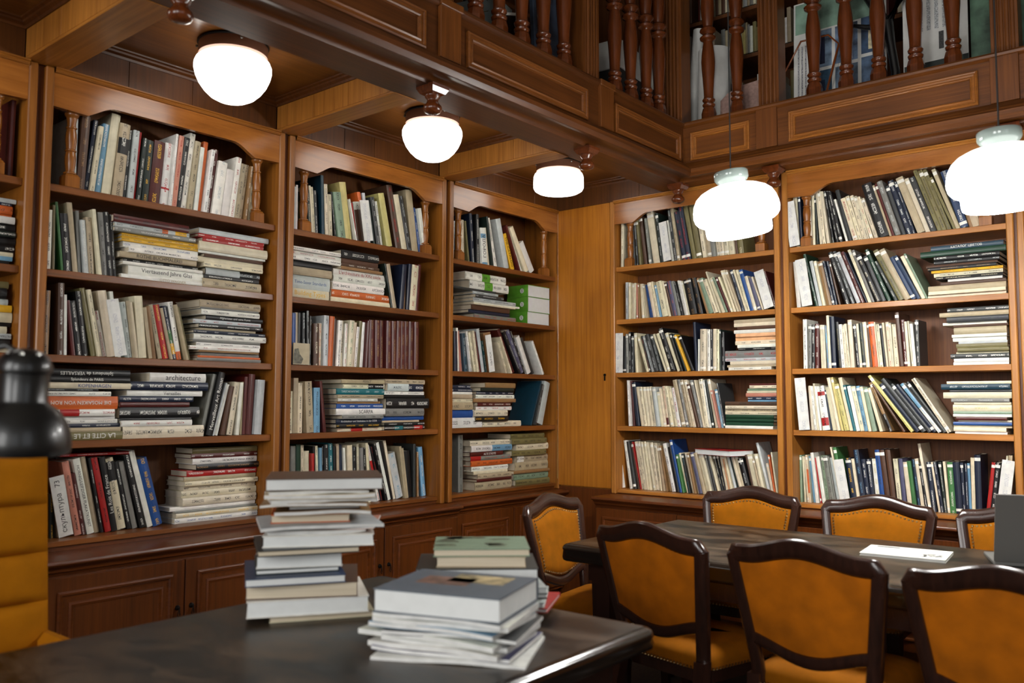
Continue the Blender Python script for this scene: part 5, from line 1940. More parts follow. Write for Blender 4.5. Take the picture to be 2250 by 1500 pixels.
u - 1845.3 85.4 18.4 296.3 184.6 5.5 w
u - 1867.8 98.9 7 266.9 171.1 6.4 r
u - 1879.6 98.8 21 274.5 171.2 7.4 w
u - 1901.2 101.9 18.4 281.3 168.1 5.7 z k
u - 1930 82.3 27 281.2 182.3 7.8 g k
u - 1957.8 88.1 5.9 278.7 181.9 7.7 g
u - 1966.7 100.7 20.7 272.3 169.3 8.3 s
u - 1994.3 77.3 9.5 337.9 192.7 9.7 c
u - 2010.2 78.2 18.8 335.3 191.8 9.7 v
u - 2053.2 91.7 31.1 273.3 178.3 7.3 n y
u - 2087.1 89.9 15.7 271.5 180.1 7.0 c
u - 2104.4 100.9 29 323.2 169.1 7.3 n U
u - 2134.5 97.1 25.7 269.7 172.9 6.2 n w
u - 2163.5 91 23.1 271.1 179 5.3 n w
u - 2187.2 103 25.4 274.4 167 4.5 w Y
u - 2216 90.5 24.4 327 179.5 5.2 u n
u - 2244.3 90.4 26.8 328.3 179.6 5.9 q
u - 2273 94.8 26.6 329 175.2 5.3 q
u - 2307.8 87.1 23.5 280.5 182.9 4.5 c k
u - 2334.4 86.3 20.2 281.6 183.7 3.8 x
u - 2359.1 92.5 23.1 264 163.9 4.8 c
u - 2386.8 86.1 20.1 272 183.5 5.8 v
u - 2407.5 101.6 17.2 281.2 168.4 5.5 n U
u - 2427.8 94.6 17 285.7 175.4 5.9 c
u - 2448.7 90.7 14.1 259.5 179.3 6.6 k w
u - 2468.5 79.6 14 371.6 190.4 7.4 c
u - 2483.6 86.7 22.6 270.1 183.3 4.9 n w
u - 2515.4 87.4 10 272 182.6 6.9 c
u - 2525.9 91.6 15.5 272.2 178.4 6.8 n w
u - 2543.8 91.9 13.8 272.6 178.1 5.3 d w
u - 2558.2 99.9 12.7 275.6 170.1 3.7 c
u - 2571.4 102.1 28.5 273.1 167.9 2.1 v w
u - 2603.2 89.7 31.5 275.2 180.3 2.5 n
u - 2636.5 88.4 14.5 273.8 181.6 1.7 n w
u - 2651.7 93.2 11.4 268.5 172.3 0.6 n w
u - 2664 102.9 11.8 271.4 167.1 0.8 U
u - 2680 85.9 17 302.8 184.1 -0.2 c
u - 2698.7 90.8 29.1 318.1 179.2 0.1 n
u - 2742.1 98.2 18.2 282.8 171.8 -7.7 r
u - 2764.7 81.4 24.7 284.2 184.9 -7.1 k w
u - 2824.9 85.3 7.2 319.8 184.7 -4.6 c
u - 2837.2 102.4 17.8 321.8 167.6 -3.7 b
c * 1998.8 65 56.3 263 4 8.5 .
c * 2795.2 65 58.2 296 4 -7.8 .
"""
MWALL = {'L': Matrix(((0, -1, 0, 0), (1, 0, 0, 0), (0, 0, 1, 0), (0, 0, 0, 1))), 'R': Matrix.Identity(4)}
CACHE = {}


def text_mesh(s):
    if s in CACHE:
        return CACHE[s]
    cu = bpy.data.curves.new('lettering', 'FONT')
    cu.body = s
    cu.align_x, cu.align_y = 'CENTER', 'CENTER'
    cu.resolution_u = 2
    ob = bpy.data.objects.new('lettering', cu)
    COL.objects.link(ob)
    dg = bpy.context.evaluated_depsgraph_get()
    me = bpy.data.meshes.new_from_object(ob.evaluated_get(dg))
    vs = [tuple(v.co) for v in me.vertices]
    fs = [tuple(p.vertices) for p in me.polygons]
    bpy.data.objects.remove(ob)
    bpy.data.curves.remove(cu)
    bpy.data.meshes.remove(me)
    x0, x1 = min(v[0] for v in vs), max(v[0] for v in vs)
    y0, y1 = min(v[1] for v in vs), max(v[1] for v in vs)
    vs = [((v[0] - (x0 + x1) / 2), (v[1] - (y0 + y1) / 2)) for v in vs]
    CACHE[s] = (vs, fs, x1 - x0, y1 - y0)
    return CACHE[s]


INKS = {}


def ink_mat(k):
    if k not in INKS:
        INKS[k] = plain('ink_' + PAL[k][1].replace(' ', '_'), PAL[k][0], 0.6)
    return INKS[k]


def lettering(s, parent, ink, centre, tx, ty, maxlen, maxh, name='lettering'):
    vs, fs, w, h = text_mesh(s)
    k = min(maxlen / w, maxh / h)
    c, tx, ty = Vector(centre), Vector(tx), Vector(ty)
    b = MB().add([c + tx * (x * k) + ty * (y * k) for x, y in vs], fs)
    me = bpy.data.meshes.new(name)
    me.from_pydata(b.v, [], b.f)
    me.materials.append(ink_mat(ink))
    return link(name, me, parent)


class BookMesh:
    """collects faces that carry a cover colour, an ink colour and a spine coordinate"""
    def __init__(self):
        self.v, self.f, self.c, self.i, self.uv = [], [], [], [], []

    def quad(self, pts, col, ink=(0, 0, 0, 0), uv=None):
        n = len(self.v)
        self.v += [tuple(p) for p in pts]
        self.f.append(tuple(range(n, n + len(pts))))
        self.c.append(col)
        self.i.append(ink)
        self.uv += uv or [(-5, -5)] * len(pts)

    def box(self, x0, x1, y0, y1, z0, z1, col, skip=''):
        q = {'x': [(x0, y0, z0), (x0, y0, z1), (x0, y1, z1), (x0, y1, z0)], 'X': [(x1, y0, z0), (x1, y1, z0), (x1, y1, z1), (x1, y0, z1)],
             'y': [(x0, y0, z0), (x1, y0, z0), (x1, y0, z1), (x0, y0, z1)], 'Y': [(x0, y1, z0), (x0, y1, z1), (x1, y1, z1), (x1, y1, z0)],
             'z': [(x0, y0, z0), (x0, y1, z0), (x1, y1, z0), (x1, y0, z0)], 'Z': [(x0, y0, z1), (x1, y0, z1), (x1, y1, z1), (x0, y1, z1)]}
        for k, p in q.items():
            if k not in skip:
                self.quad(p, col)

    def build(self, name, mat='book'):
        me = bpy.data.meshes.new(name)
        me.from_pydata(self.v, [], self.f)
        a = me.attributes.new('col', 'FLOAT_COLOR', 'FACE')
        a.data.foreach_set('color', [x for c in self.c for x in c])
        a = me.attributes.new('ink', 'FLOAT_COLOR', 'FACE')
        a.data.foreach_set('color', [x for c in self.i for x in c])
        uv = me.uv_layers.new(name='spine')
        uv.data.foreach_set('uv', [x for c in self.uv for x in c])
        me.materials.append(M[mat])
        return me


def vary(c, a=0.10):
    k = 1 + random.uniform(-a, a)
    return tuple(min(1, v * k * (1 + random.uniform(-0.03, 0.03))) for v in c[:3]) + (1,)


def parse_bands(ex):
    out = []
    for e in ex:
        if e[0] == 'b' and len(e) > 2 and e[1] in PAL and '-' in e:
            a, b = e[2:].split('-')
            out.append((e[1], float(a), float(b)))
    return out


def spine_into(bm, w, h, col, ink, bands, sticker, flip):
    """rounded spine facing -y, from x = 0..w and z = 0..h, with printed bands and shelf-mark sticker"""
    n = 4 if w > 0.018 else 2
    bul = min(0.005, 0.13 * w)
    off = random.uniform(0, 40)
    xs = [w * i / n for i in range(n + 1)]
    ys = [-bul * (1 - (2 * i / n - 1) ** 2) for i in range(n + 1)]
    cuts = sorted({0.0, 1.0} | {v for _, a, b in bands for v in (a, b)} | ({0.90, 0.955} if sticker == 1 else {0.05, 0.10} if sticker == 2 else set()))
    for a, b in zip(cuts, cuts[1:]):
        m = (a + b) / 2
        cc, ii = col, ink
        for k, b0, b1 in bands:
            if b0 <= m <= b1:
                cc = LINPAL[k]
                ii = ink if k not in 'kn' else LINPAL['w'][:3] + (1,)
        if (sticker == 1 and 0.90 <= m <= 0.955) or (sticker == 2 and 0.05 <= m <= 0.10):
            cc, ii = LINPAL['w'], (0, 0, 0, 0)
        za, zb = (h * a, h * b) if not flip else (h * (1 - b), h * (1 - a))
        for i in range(n):
            bm.quad([(xs[i], ys[i], za), (xs[i + 1], ys[i + 1], za), (xs[i + 1], ys[i + 1], zb), (xs[i], ys[i], zb)], cc, ii,
                    [(za + off, i / n), (za + off, (i + 1) / n), (zb + off, (i + 1) / n), (zb + off, i / n)])
    for z in (0, h):
        p = [(x, y, z) for x, y in zip(xs, ys)]
        bm.quad(p if z else p[::-1], col)
    return bul


def book_data(w, h, dep, colk, inkk, ex, sticker=0, flip=False):
    bands = parse_bands(ex)
    col = vary(LINPAL[colk])
    ink = LINPAL[inkk][:3] + (0.0 if any(e[0] in 'TR' and len(e) > 2 for e in ex) else 1.0,) if inkk else (0, 0, 0, 0)
    t = min(0.0026, w * 0.18)
    bm = BookMesh()
    bul = spine_into(bm, w, h, col, ink, bands, sticker, flip)
    bm.quad([(t, t, 0), (t, t, h), (w - t, t, h), (w - t, t, 0)], col)
    bm.box(0, t, 0, dep, 0, h, col, 'y')
    bm.box(w - t, w, 0, dep, 0, h, col, 'y')
    bm.quad([(t, 0, h), (w - t, 0, h), (w - t, t, h), (t, t, h)], col)
    bm.quad([(t, 0, 0), (t, t, 0), (w - t, t, 0), (w - t, 0, 0)], col)
    pg = MB().box(t * 1.05, w - t * 1.05, t * 1.05, dep - min(0.004, dep * 0.02), 0.003, h - 0.003)
    return bm.build('book'), pg, bul


def loose_into(bm, mat4, w, h, dep, colk, inkk, ex, sticker, flip):
    """a book of the joined rows: spine, boards, page edges"""
    t = BookMesh()
    col = vary(LINPAL[colk])
    ink = LINPAL[inkk][:3] + (1.0,) if inkk else (0, 0, 0, 0)
    spine_into(t, w, h, col, ink, parse_bands(ex), sticker, flip)
    t.box(0, w, 0, dep, 0, h, col, 'yzZY')
    e = min(0.0025, w * 0.2)
    for z in (0.0025, h - 0.0025):
        t.quad([(e, 0.002, z), (w - e, 0.002, z), (w - e, dep, z), (e, dep, z)], PAGE)
        zz = h if z > 0.01 else 0
        for a, b in ((0, e), (w - e, w)):
            t.quad([(a, 0, zz), (b, 0, zz), (b, dep, zz), (a, dep, zz)], col)
    t.quad([(0, dep - 0.003, 0), (0, dep - 0.003, h), (w, dep - 0.003, h), (w, dep - 0.003, 0)], PAGE)
    n = len(bm.v)
    bm.v += [tuple(mat4 @ Vector(p)) for p in t.v]
    bm.f += [tuple(i + n for i in f) for f in t.f]
    bm.c += t.c
    bm.i += t.i
    bm.uv += t.uv


def ordinal(n):
    w = ['', 'first', 'second', 'third', 'fourth', 'fifth', 'sixth', 'seventh', 'eighth', 'ninth', 'tenth', 'eleventh', 'twelfth']
    return w[n] if n < len(w) else '%d%s' % (n, {1: 'st', 2: 'nd', 3: 'rd'}.get(n % 10, 'th') if n % 100 not in (11, 12, 13) else 'th')


SHELFN = ['top shelf', 'second shelf', 'third shelf', 'fourth shelf', 'bottom shelf']
CASE = {'L0': 'cut off left case', 'L1': 'leftmost full bookcase', 'L2': 'middle left bookcase', 'L3': 'corner bookcase',
        'R1': 'case beside narrow door', 'R2': 'rightmost bookcase'}
loose = BookMesh()
recs, cur = [], None
for ln in BOOKS.strip().splitlines():
    p = ln.split()
    if p[0] == 'S':
        cur = {'k': p[1], 'i': int(p[2]), 'b': []}
        recs.append(cur)
    else:
        cur['b'].append(p)
for S in recs:
    k, si = S['k'], S['i']
    wall = k[0]
    zs = (ZL if wall == 'L' else ZR)[si]
    where = '%s of %s' % (SHELFN[si], CASE[k])
    nu = 0
    piles = {}
    for p in S['b']:
        if p[0] == 'p':
            piles.setdefault(p[8], []).append(p)
    npile = len([q for q in piles if q != '9'])
    for p in S['b']:
        kind, ind = p[0], p[1] == '*'
        v = [float(x) / 1000 for x in p[2:8]]
        if kind == 'c':
            u, d, w, h, t = v[:5]
            th = math.radians(float(p[7]))
            m4 = MWALL[wall] @ Matrix.Translation((u, d, zs + 0.0006 + (w * math.sin(-th) if th < 0 else 0))) @ Matrix.Rotation(-th, 4, 'Y')
            bm = BookMesh()
            wd = p[8]
            if wd == '.':
                bm.box(0, w, 0, t, 0, h, lin((0.84, 0.84, 0.82)), 'y')
                off = random.uniform(0, 30)
                bm.quad([(0, 0, 0), (w, 0, 0), (w, 0, h), (0, 0, h)], lin((0.84, 0.84, 0.82)), (0.25, 0.27, 0.38, 0.5), [(off, 0), (off, 1), (off + h, 1), (off + h, 0)])
            else:
                bm.box(0, w, 0, t, 0, h, lin((0.86, 0.86, 0.84)))
            o = link('index_card', bm.build('index_card'))
            o.matrix_world = m4
            lb = {'.': ('white handwritten index card standing against books, %s' if th > -0.02 else 'white handwritten card leaning right behind the laptop, %s') % where, 'МИНСК': 'torn white card with hand lettering among leaning books, %s' % where}.get(wd, 'white card with large printed word at left of %s' % where)
            tag(o, lb, 'index card', 'shelf index cards')
            if wd != '.':
                s = wd.replace('_', '   ')
                lettering(s, o, 'k', (w * 0.5, -0.0008, h * (0.5 if wd != 'МИНСК' else 0.36)), (0, 0, 1), (-1, 0, 0), h * (0.86 if wd != 'МИНСК' else 0.36), w * 0.5)
            continue
        if kind == 'u':
            nu += 1
            u, d, w, h, dep = v[:5]
            th = math.radians(float(p[7]))
            colk, ex = p[8], p[9:]
            inkk = ex[0] if ex and len(ex[0]) == 1 else None
            dz = w * math.sin(-th) if th < 0 else 0.0
            m4 = MWALL[wall] @ Matrix.Translation((u, d, zs + 0.0006 + dz)) @ Matrix.Rotation(-th, 4, 'Y')
            sticker = 0
            if wall == 'R' and w > 0.006:
                sticker = 1 if random.random() < 0.62 else (2 if random.random() < 0.5 else 0)
            if not ind:
                loose_into(loose, m4, w, h, dep, colk, inkk, ex, sticker, False)
                continue
            me, pg, bul = book_data(w, h, dep, colk, inkk, ex, sticker)
            o = link('book', me)
            o.matrix_world = m4
            pg.build('pages', 'pages', o)
            size = 'tall' if h > 0.29 else 'short' if h < 0.21 else ''
            fat = 'thick' if w > 0.036 else 'thin' if w < 0.013 else ''
            lean = 'leaning left' if th > 0.07 else 'leaning right' if th < -0.07 else 'upright'
            lb = ' '.join(x for x in (size if not fat else '', fat, PAL[colk][1], 'book', lean + ',', ordinal(nu), 'standing,', where) if x)
            lb = lb if len(lb.split()) <= 16 else lb.replace('corner bookcase', 'corner case')
            tag(o, lb, 'book', 'standing books on the wall shelves')
            for e in ex:
                if e[0] in 'TR' and len(e) > 2:
                    s = e[1:].replace('_', ' ')
                    tx, ty = ((0, 0, 1), (-1, 0, 0)) if e[0] == 'T' else ((0, 0, -1), (1, 0, 0))
                    lettering(s, o, inkk or 'k', (w / 2, -bul - 0.0008, h * 0.5), tx, ty, h * 0.82, w * 0.62)
        else:
            u0, u1, d, z0, t, dep = v[:6]
            colk, ex = p[9], p[10:]
            inkk = ex[0] if ex and len(ex[0]) == 1 and ex[0] != 'F' else None
            fore = 'F' in ex
            L = u1 - u0
            t -= 0.0006
            if fore:
                m4 = MWALL[wall] @ Matrix(((0, 1, 0, u0), (0, 0, 1, d), (1, 0, 0, z0), (0, 0, 0, 1)))
                L, dep = dep, L
            else:
                m4 = MWALL[wall] @ Matrix(((0, 0, -1, u1), (0, 1, 0, d), (1, 0, 0, z0), (0, 0, 0, 1)))
            if not ind:
                loose_into(loose, m4, t, L, dep, colk, inkk, ex, 0, True)
                continue
            me, pg, bul = book_data(t, L, dep, colk, inkk, ex, 0, True)
            o = link('book', me)
            o.matrix_world = m4
            pg.build('pages', 'page_white' if fore else 'pages', o)
            pl = piles[p[8]]
            n = len(pl) - pl.index(p)
            fat = 'thick' if t > 0.045 else 'thin' if t < 0.012 else ''
            if p[8] == '9':
                lb = 'thin red book lying flat across standing books, ' + where
            else:
                side = ('left pile, ' if p[8] == '0' else 'right pile, ') if npile > 1 else 'pile, '
                lb = ' '.join(x for x in (fat, PAL[colk][1], 'book lying', ordinal(n), 'from top of', side) if x) + ' ' + where
            lb = ' '.join(lb.split())
            lb = lb if len(lb.split()) <= 16 else lb.replace('thick ', '')
            tag(o, lb, 'book', 'lying books on the wall shelves')
            for e in ex:
                if e[0] in 'TR' and len(e) > 2:
                    s = e[1:].replace('_', ' ')
                    tx, ty = ((0, 0, -1), (1, 0, 0)) if e[0] == 'T' else ((0, 0, 1), (-1, 0, 0))
                    lettering(s, o, inkk or 'k', (t / 2, -bul - 0.0008, L * (0.5 if len(s) > 12 else 0.42)), tx, ty, L * 0.8, t * 0.6)
            if fore:   # round S mark on the green side of the boxed volumes
                b = MB().lathe([(0.0, 0.0006), (0.017, 0.0006), (0.017, 0.0)], (t / 2, -bul - 0.0008, 0.05), 18, 'y')
                b.build('round_mark', 'white', o)
                lettering('S', o, 'k', (t / 2, -bul - 0.0012, 0.05), (0, 0, -1), (1, 0, 0), 0.019, 0.021)

# the shelf ends beyond the picture edges go on with the same kind of rows
fill = random.Random(21)
for wall, a, b, zz in (('R', 3.0, 4.09, ZR), ('L', -4.69, -4.06, ZL)):
    for si, z in enumerate(zz):
        u = a + (0.17 if si == 0 else 0.01)
        end = b - fill.uniform(0.0, 0.3) - (0.15 if si == 0 and wall == 'R' else 0)
        while u < end:
            w, h = fill.uniform(0.012, 0.034), fill.uniform(0.19, 0.27)
            m4 = MWALL[wall] @ Matrix.Translation((u, 0.03 + (0.06 if si == 4 else 0) + fill.uniform(-0.006, 0.012), z + 0.0006))
            loose_into(loose, m4, w, h, 0.16, fill.choice('cccbbwsgGnkvmUOt'), fill.choice('kkwb'), [], 0, False)
            u += w + 0.0006
# far and small books on the gallery shelves join the same rows
for (x0, x1, z) in ((0.72, 1.02, 4.11), (1.06, 1.60, 4.11), (0.75, 1.15, 3.775), (1.2, 1.60, 3.775), (1.9, 2.8, 3.775), (1.2, 1.6, 3.36)):
    x = x0
    while x < x1:
        w = random.uniform(0.012, 0.03)
        h = random.uniform(0.16, 0.25)
        loose_into(loose, Matrix.Translation((x, 0.47, z)), w, h, 0.16, random.choice('cbwgcYqmOs'), None, [], 0, False)
        x += w + 0.001 + (0.05 if random.random() < 0.08 else 0)
for (y0, y1, z) in ((-3.2, -1.9, 3.42), (-3.2, -2.4, 3.78), (-1.7, -0.9, 3.78), (-1.1, -0.2, 3.42)):
    y = y0
    while y < y1:
        w = random.uniform(0.014, 0.035)
        h = random.uniform(0.17, 0.26)
        m4 = Matrix(((0, -1, 0, -0.02), (1, 0, 0, y), (0, 0, 1, z), (0, 0, 0, 1)))
        loose_into(loose, m4, w, h, 0.17, random.choice('kqmGntbf'), None, [], 0, False)
        y += w + 0.001
o = link('book_rows', loose.build('book_rows'))
tag(o, 'smaller books filling the shelf rows between the larger ones', 'books', None, 'stuff')

# ------------------------------------------------------------------ stacks of books on the foreground table
def magazine_data(T, L, D, colk, curl):
    """limp magazine: the same frame as book_data, bent along its length"""
    bm = BookMesh()
    col = vary(LINPAL[colk])
    pgc = lin((0.84, 0.84, 0.83))
    n = 12

    def z(s):
        return curl * ((2 * s - 1) ** 2 - 0.33) + 0.0016 * math.sin(7 * s + curl * 900)
    for i in range(n):
        a, b = i / n, (i + 1) / n
        za, zb = z(a), z(b)
        A, B = L * a, L * b
        bm.quad([(T + za, 0, A), (T + za, D, A), (T + zb, D, B), (T + zb, 0, B)], col)
        bm.quad([(za, 0, A), (zb, 0, B), (zb, D, B), (za, D, A)], col)
        bm.quad([(za, 0, A), (T + za, 0, A), (T + zb, 0, B), (zb, 0, B)], col)
        e = min(0.0012, T * 0.15)
        bm.quad([(za + e, D, A), (zb + e, D, B), (T + zb - e, D, B), (T + za - e, D, A)], pgc)
        bm.quad([(za, D, A), (zb, D, B), (zb + e, D, B), (za + e, D, A)], col)
        bm.quad([(T + za - e, D, A), (T + zb - e, D, B), (T + zb, D, B), (T + za, D, A)], col)
    for s in (0, 1):
        zz = z(s)
        bm.quad([(zz, 0, L * s), (zz, D, L * s), (T + zz, D, L * s), (T + zz, 0, L * s)], pgc)
    return bm.build('book')


def flat_book(base, ang, dx, dy, da, z, L, D, T, colk, label, group, fore=True, pages='page_white', curl=0.0, ex=()):
    if curl:
        me, pg = magazine_data(T, L, D, colk, curl), None
    else:
        me, pg, bul = book_data(T, L, D, colk, None, list(ex))
    o = link('book', me)
    if fore:
        m = Matrix(((0, 0, 1, -L / 2), (0, -1, 0, D / 2), (1, 0, 0, 0), (0, 0, 0, 1)))
    else:
        m = Matrix(((0, 0, -1, L / 2), (0, 1, 0, -D / 2), (1, 0, 0, 0), (0, 0, 0, 1)))
    o.matrix_world = Matrix.Translation((base[0], base[1], z)) @ Matrix.Rotation(ang, 4, 'Z') @ Matrix.Translation((dx, dy, 0)) @ Matrix.Rotation(da, 4, 'Z') @ m
    if pg:
        pg.build('pages', pages, o)
    tag(o, label, 'book', group)
    return o


G1 = 'books in the tallest stack on the foreground table'
S1 = [  # bottom to top: left and right in image units about the stack axis, thickness (m), depth, turn, colour, page, words
    (586, 800, 0.020, 0.26, 0.02, 'c', 'pages', 'cream paperback at the very bottom of the tallest table stack'),
    (543, 790, 0.047, 0.28, 0.00, 'w', 'page_white', 'thick white catalogue second from bottom of the tallest table stack'),
    (548, 775, 0.044, 0.27, -0.03, 'q', 'pages', 'thick cream-paged book with dark cover, third from bottom of tallest stack'),
    (536, 737, 0.024, 0.30, 0.05, 'N', 'page_white', 'white-paged book with blue-grey cover, fourth from bottom of tallest stack'),
    (556, 726, 0.015, 0.25, 0.02, 'd', 'page_white', 'slim dark-covered book under the fat white block in tallest stack'),
    (564, 740, 0.045, 0.24, -0.04, 'w', 'page_white', 'fat white page block in the middle of the tallest stack'),
    (557, 763, 0.018, 0.29, 0.03, 'k', 'pages', 'black-covered book with cream pages in the tallest stack'),
    (580, 808, 0.034, 0.27, -0.06, 'w', 'page_white', 'thick white softcover book sliding right in the tallest stack'),
    (578, 780, 0.012, 0.26, 0.02, 'w', 'page_white', 'thin white magazine below the pinkish folder in tallest stack'),
    (610, 820, 0.007, 0.25, -0.12, 'p', 'page_white', 'thin pinkish folder sticking out right of the tallest stack'),
    (562, 815, 0.010, 0.28, 0.04, 's', 'page_white', 'grey magazine under the orange booklet in tallest stack'),
    (590, 755, 0.026, 0.22, 0.00, 'o', 'pages', 'orange-edged booklet in the tallest stack'),
    (600, 800, 0.012, 0.24, -0.03, 't', 'pages', 'tan booklet just above the orange one in tallest stack'),
    (622, 772, 0.017, 0.22, 0.03, 'q', 'page_white', 'small white-paged book with brown cover in tallest stack'),
    (572, 790, 0.009, 0.28, -0.05, 't', 'pages', 'thin brown magazine near the top of the tallest stack'),
    (580, 800, 0.013, 0.27, 0.05, 'w', 'page_white', 'white magazine fourth from top of the tallest stack'),
    (578, 805, 0.012, 0.28, -0.02, 'c', 'page_white', 'cream-white magazine third from top of the tallest stack'),
    (580, 785, 0.011, 0.27, 0.04, 'w', 'page_white', 'white magazine just under the top book of the tallest stack'),
    (581, 823, 0.036, 0.27, -0.01, 'q', 'page_white', 'thick white-paged book on top of the tallest table stack'),
]
z = 0.7508
ang1 = math.radians(54)
for xl, xr, th, D, da, ck, pg, lb in S1:
    th *= 0.97
    L = (xr - xl) / 735
    flat_book((1.545, -3.345), ang1, ((xl + xr) / 2 - 682) / 747, 0.14 - D / 2 + random.uniform(-0.0, 0.01) - 0.14 + 0.02, da * 1.6 + random.uniform(-0.03, 0.03), z, L, D, th - 0.0004, ck, lb, G1, pages=pg, curl=random.choice((-0.004, 0.005, 0.006, -0.006)) if th < 0.0145 else 0.0)
    z += th

G2 = 'books in the low stack behind the front one'
z = 0.7508
for dx, dy, da, L, D, th, ck, pg, lb in [
    (0.02, 0.02, 0.10, 0.30, 0.23, 0.030, 'k', 'page_white', 'dark magazine at the bottom of the low rear stack'),
    (0.08, 0.00, -0.25, 0.30, 0.22, 0.012, 'r', 'page_white', 'red and white brochure poking out right of the low rear stack'),
    (0.06, -0.01, -0.12, 0.29, 0.22, 0.016, 's', 'page_white', 'silver magazine in the low rear stack'),
    (0.05, 0.01, 0.06, 0.29, 0.22, 0.015, 'G', 'page_white', 'dark grey magazine in the low rear stack'),
    (0.04, -0.01, 0.14, 0.30, 0.21, 0.018, 's', 'page_white', 'pale magazine third under the wide white book of the low rear stack'),
    (-0.02, 0.00, 0.0, 0.27, 0.22, 0.028, 'U', 'page_white', 'pale blue book under the wide white one, low rear stack'),
    (0.0, 0.0, 0.02, 0.345, 0.25, 0.030, 'G', 'page_white', 'wide white-paged book third from top of the low rear stack'),
    (0.015, 0.0, -0.02, 0.255, 0.21, 0.030, 'b', 'pages', 'cream-paged hardback second from top of the low rear stack'),
    (0.012, 0.01, 0.03, 0.275, 0.23, 0.022, 'z', 'pages', 'book with green landscape cover on top of the low rear stack'),
]:
    ob = flat_book((2.03, -3.11), math.radians(41), dx - 0.01, dy, da, z, L, D, th - 0.0004, ck, lb, G2, pages=pg)
    z += th
# landscape picture printed on the top cover: patches laid on the board
pm = MB()
rnd = random.Random(4)
for k in range(10):
    y0, z0 = 0.02 + rnd.random() * 0.15, 0.02 + rnd.random() * 0.18
    n = 7
    vs = [(0.0222, y0 + (0.012 + rnd.random() * 0.02) * math.cos(2 * PI * i / n), z0 + (0.015 + rnd.random() * 0.03) * math.sin(2 * PI * i / n)) for i in range(n)]
    pm.add(vs, [tuple(range(n))])
pm.build('cover_print', plain('landscape_print', (0.28, 0.31, 0.24), 0.5, noise=0.5, nscale=40), ob)

G3 = 'books in the front stack'
z = 0.7508
B3, A3 = (2.235, -3.425), math.radians(18.7)
rows = [
    (0.01, 0.0, 0.16, 0.38, 0.27, 0.010, 'w', 'large white brochure with green mark at the bottom of the front stack'),
    (0.0, 0.01, 0.03, 0.36, 0.26, 0.010, 'x', 'thin violet-edged magazine second from bottom of the front stack'),
    (-0.01, 0.0, -0.04, 0.35, 0.25, 0.012, 'w', 'white magazine third from bottom of the front stack'),
    (0.01, 0.01, 0.02, 0.33, 0.25, 0.011, 's', 'silver magazine fourth from bottom of the front stack'),
    (-0.02, 0.0, -0.10, 0.38, 0.26, 0.012, 'w', 'white magazine sticking out left in the front stack'),
    (0.02, 0.0, 0.08, 0.34, 0.25, 0.010, 'G', 'dark grey magazine halfway up the front stack'),
    (-0.01, 0.0, -0.06, 0.34, 0.26, 0.012, 'U', 'pale blue magazine fourth from top of the front stack'),
    (0.0, 0.0, 0.05, 0.35, 0.25, 0.012, 'w', 'white magazine third from top of the front stack'),
    (0.0, 0.0, -0.02, 0.34, 0.26, 0.011, 's', 'pale magazine directly under the thick hardback, front stack'),
]
for dx, dy, da, L, D, th, ck, lb in rows:
    flat_book(B3, A3, dx, dy, da, z, L, D, th - 0.0004, ck, lb, G3, curl=random.choice((-0.0035, 0.004, -0.003)))
    z += th + 0.0006
top = flat_book(B3, A3, 0.0, 0.0, 0.0, z, 0.335, 0.268, 0.056, 'S', 'thick blue-grey hardback with framed picture on top of the front stack', G3)
for y0, y1, z0, z1, c in ((0.075, 0.165, 0.06, 0.20, (0.42, 0.31, 0.27)), (0.03, 0.125, 0.13, 0.285, (0.62, 0.56, 0.42))):
    MB().add([(0.0563, y0, z0), (0.0563, y1, z0), (0.0563, y1, z1), (0.0563, y0, z1)], [(0, 1, 2, 3)]).build('cover_picture', plain('cover_picture', c, 0.4, noise=0.35, nscale=30), top)

# white booklet with dark printed marks on the long table
bk = flat_book((2.72, -1.28), math.radians(6), 0, 0, 0, 0.7508, 0.315, 0.23, 0.012, 'w', 'white booklet with dark printed marks lying on the long table', None)
for y0, y1, z0, z1 in ((0.02, 0.04, 0.03, 0.12),):
    MB().add([(0.0123, y0, z0), (0.0123, y1, z0), (0.0123, y1, z1), (0.0123, y0, z1)], [(0, 1, 2, 3)]).build('printed_mark', ink_mat('k'), bk)
rnd = random.Random(9)
pm = MB()
for k in range(26):
    y0, z0 = 0.12 + 0.075 * rnd.random(), 0.22 + 0.07 * rnd.random()
    pm.add([(0.0123, y0, z0), (0.0123, y0 + 0.010, z0), (0.0123, y0 + 0.010, z0 + 0.012), (0.0123, y0, z0 + 0.012)], [(0, 1, 2, 3)])
tag(pm.build('printed_marks', ink_mat('k'), bk), kind='stuff')

# booklet standing cover outwards in the middle left bookcase
fb = thing('book', 'small cream booklet shown cover outwards, third shelf of middle left bookcase', 'book', (0.012, -2.264, 1.5616), PI / 2)
MB().box(-0.052, 0.052, -0.0, 0.006, 0.0, 0.112).build('cover', plain('booklet_cover', (0.66, 0.61, 0.50), 0.5, noise=0.06, nscale=20), fb)
MB().add([(-0.05, -0.0006, 0.004), (0.0, -0.0006, 0.004), (0.012, -0.0006, 0.03), (-0.012, -0.0006, 0.055), (-0.02, -0.0006, 0.085), (-0.045, -0.0006, 0.08), (-0.05, -0.0006, 0.05)], [tuple(range(7))]).build('portrait_print', plain('portrait_print', (0.30, 0.29, 0.24), 0.5, noise=0.5, nscale=60), fb)

# the book with a grey spine lying aslant on top of the row right of the narrow door
sl = flat_book((1.235, 0.128), -0.36, 0, 0, 0, 1.031, 0.32, 0.20, 0.034, 's', 'red-edged grey book lying aslant on the row, bottom shelf right of narrow door', None)
MB().box(-0.0004, 0.0012, 0.0, 0.2004, -0.0006, 0.3206).build('red_board', ink_mat('r'), sl)
MB().box(0.0324, 0.0342, 0.0, 0.2004, -0.0006, 0.3206).build('red_board', ink_mat('r'), sl)

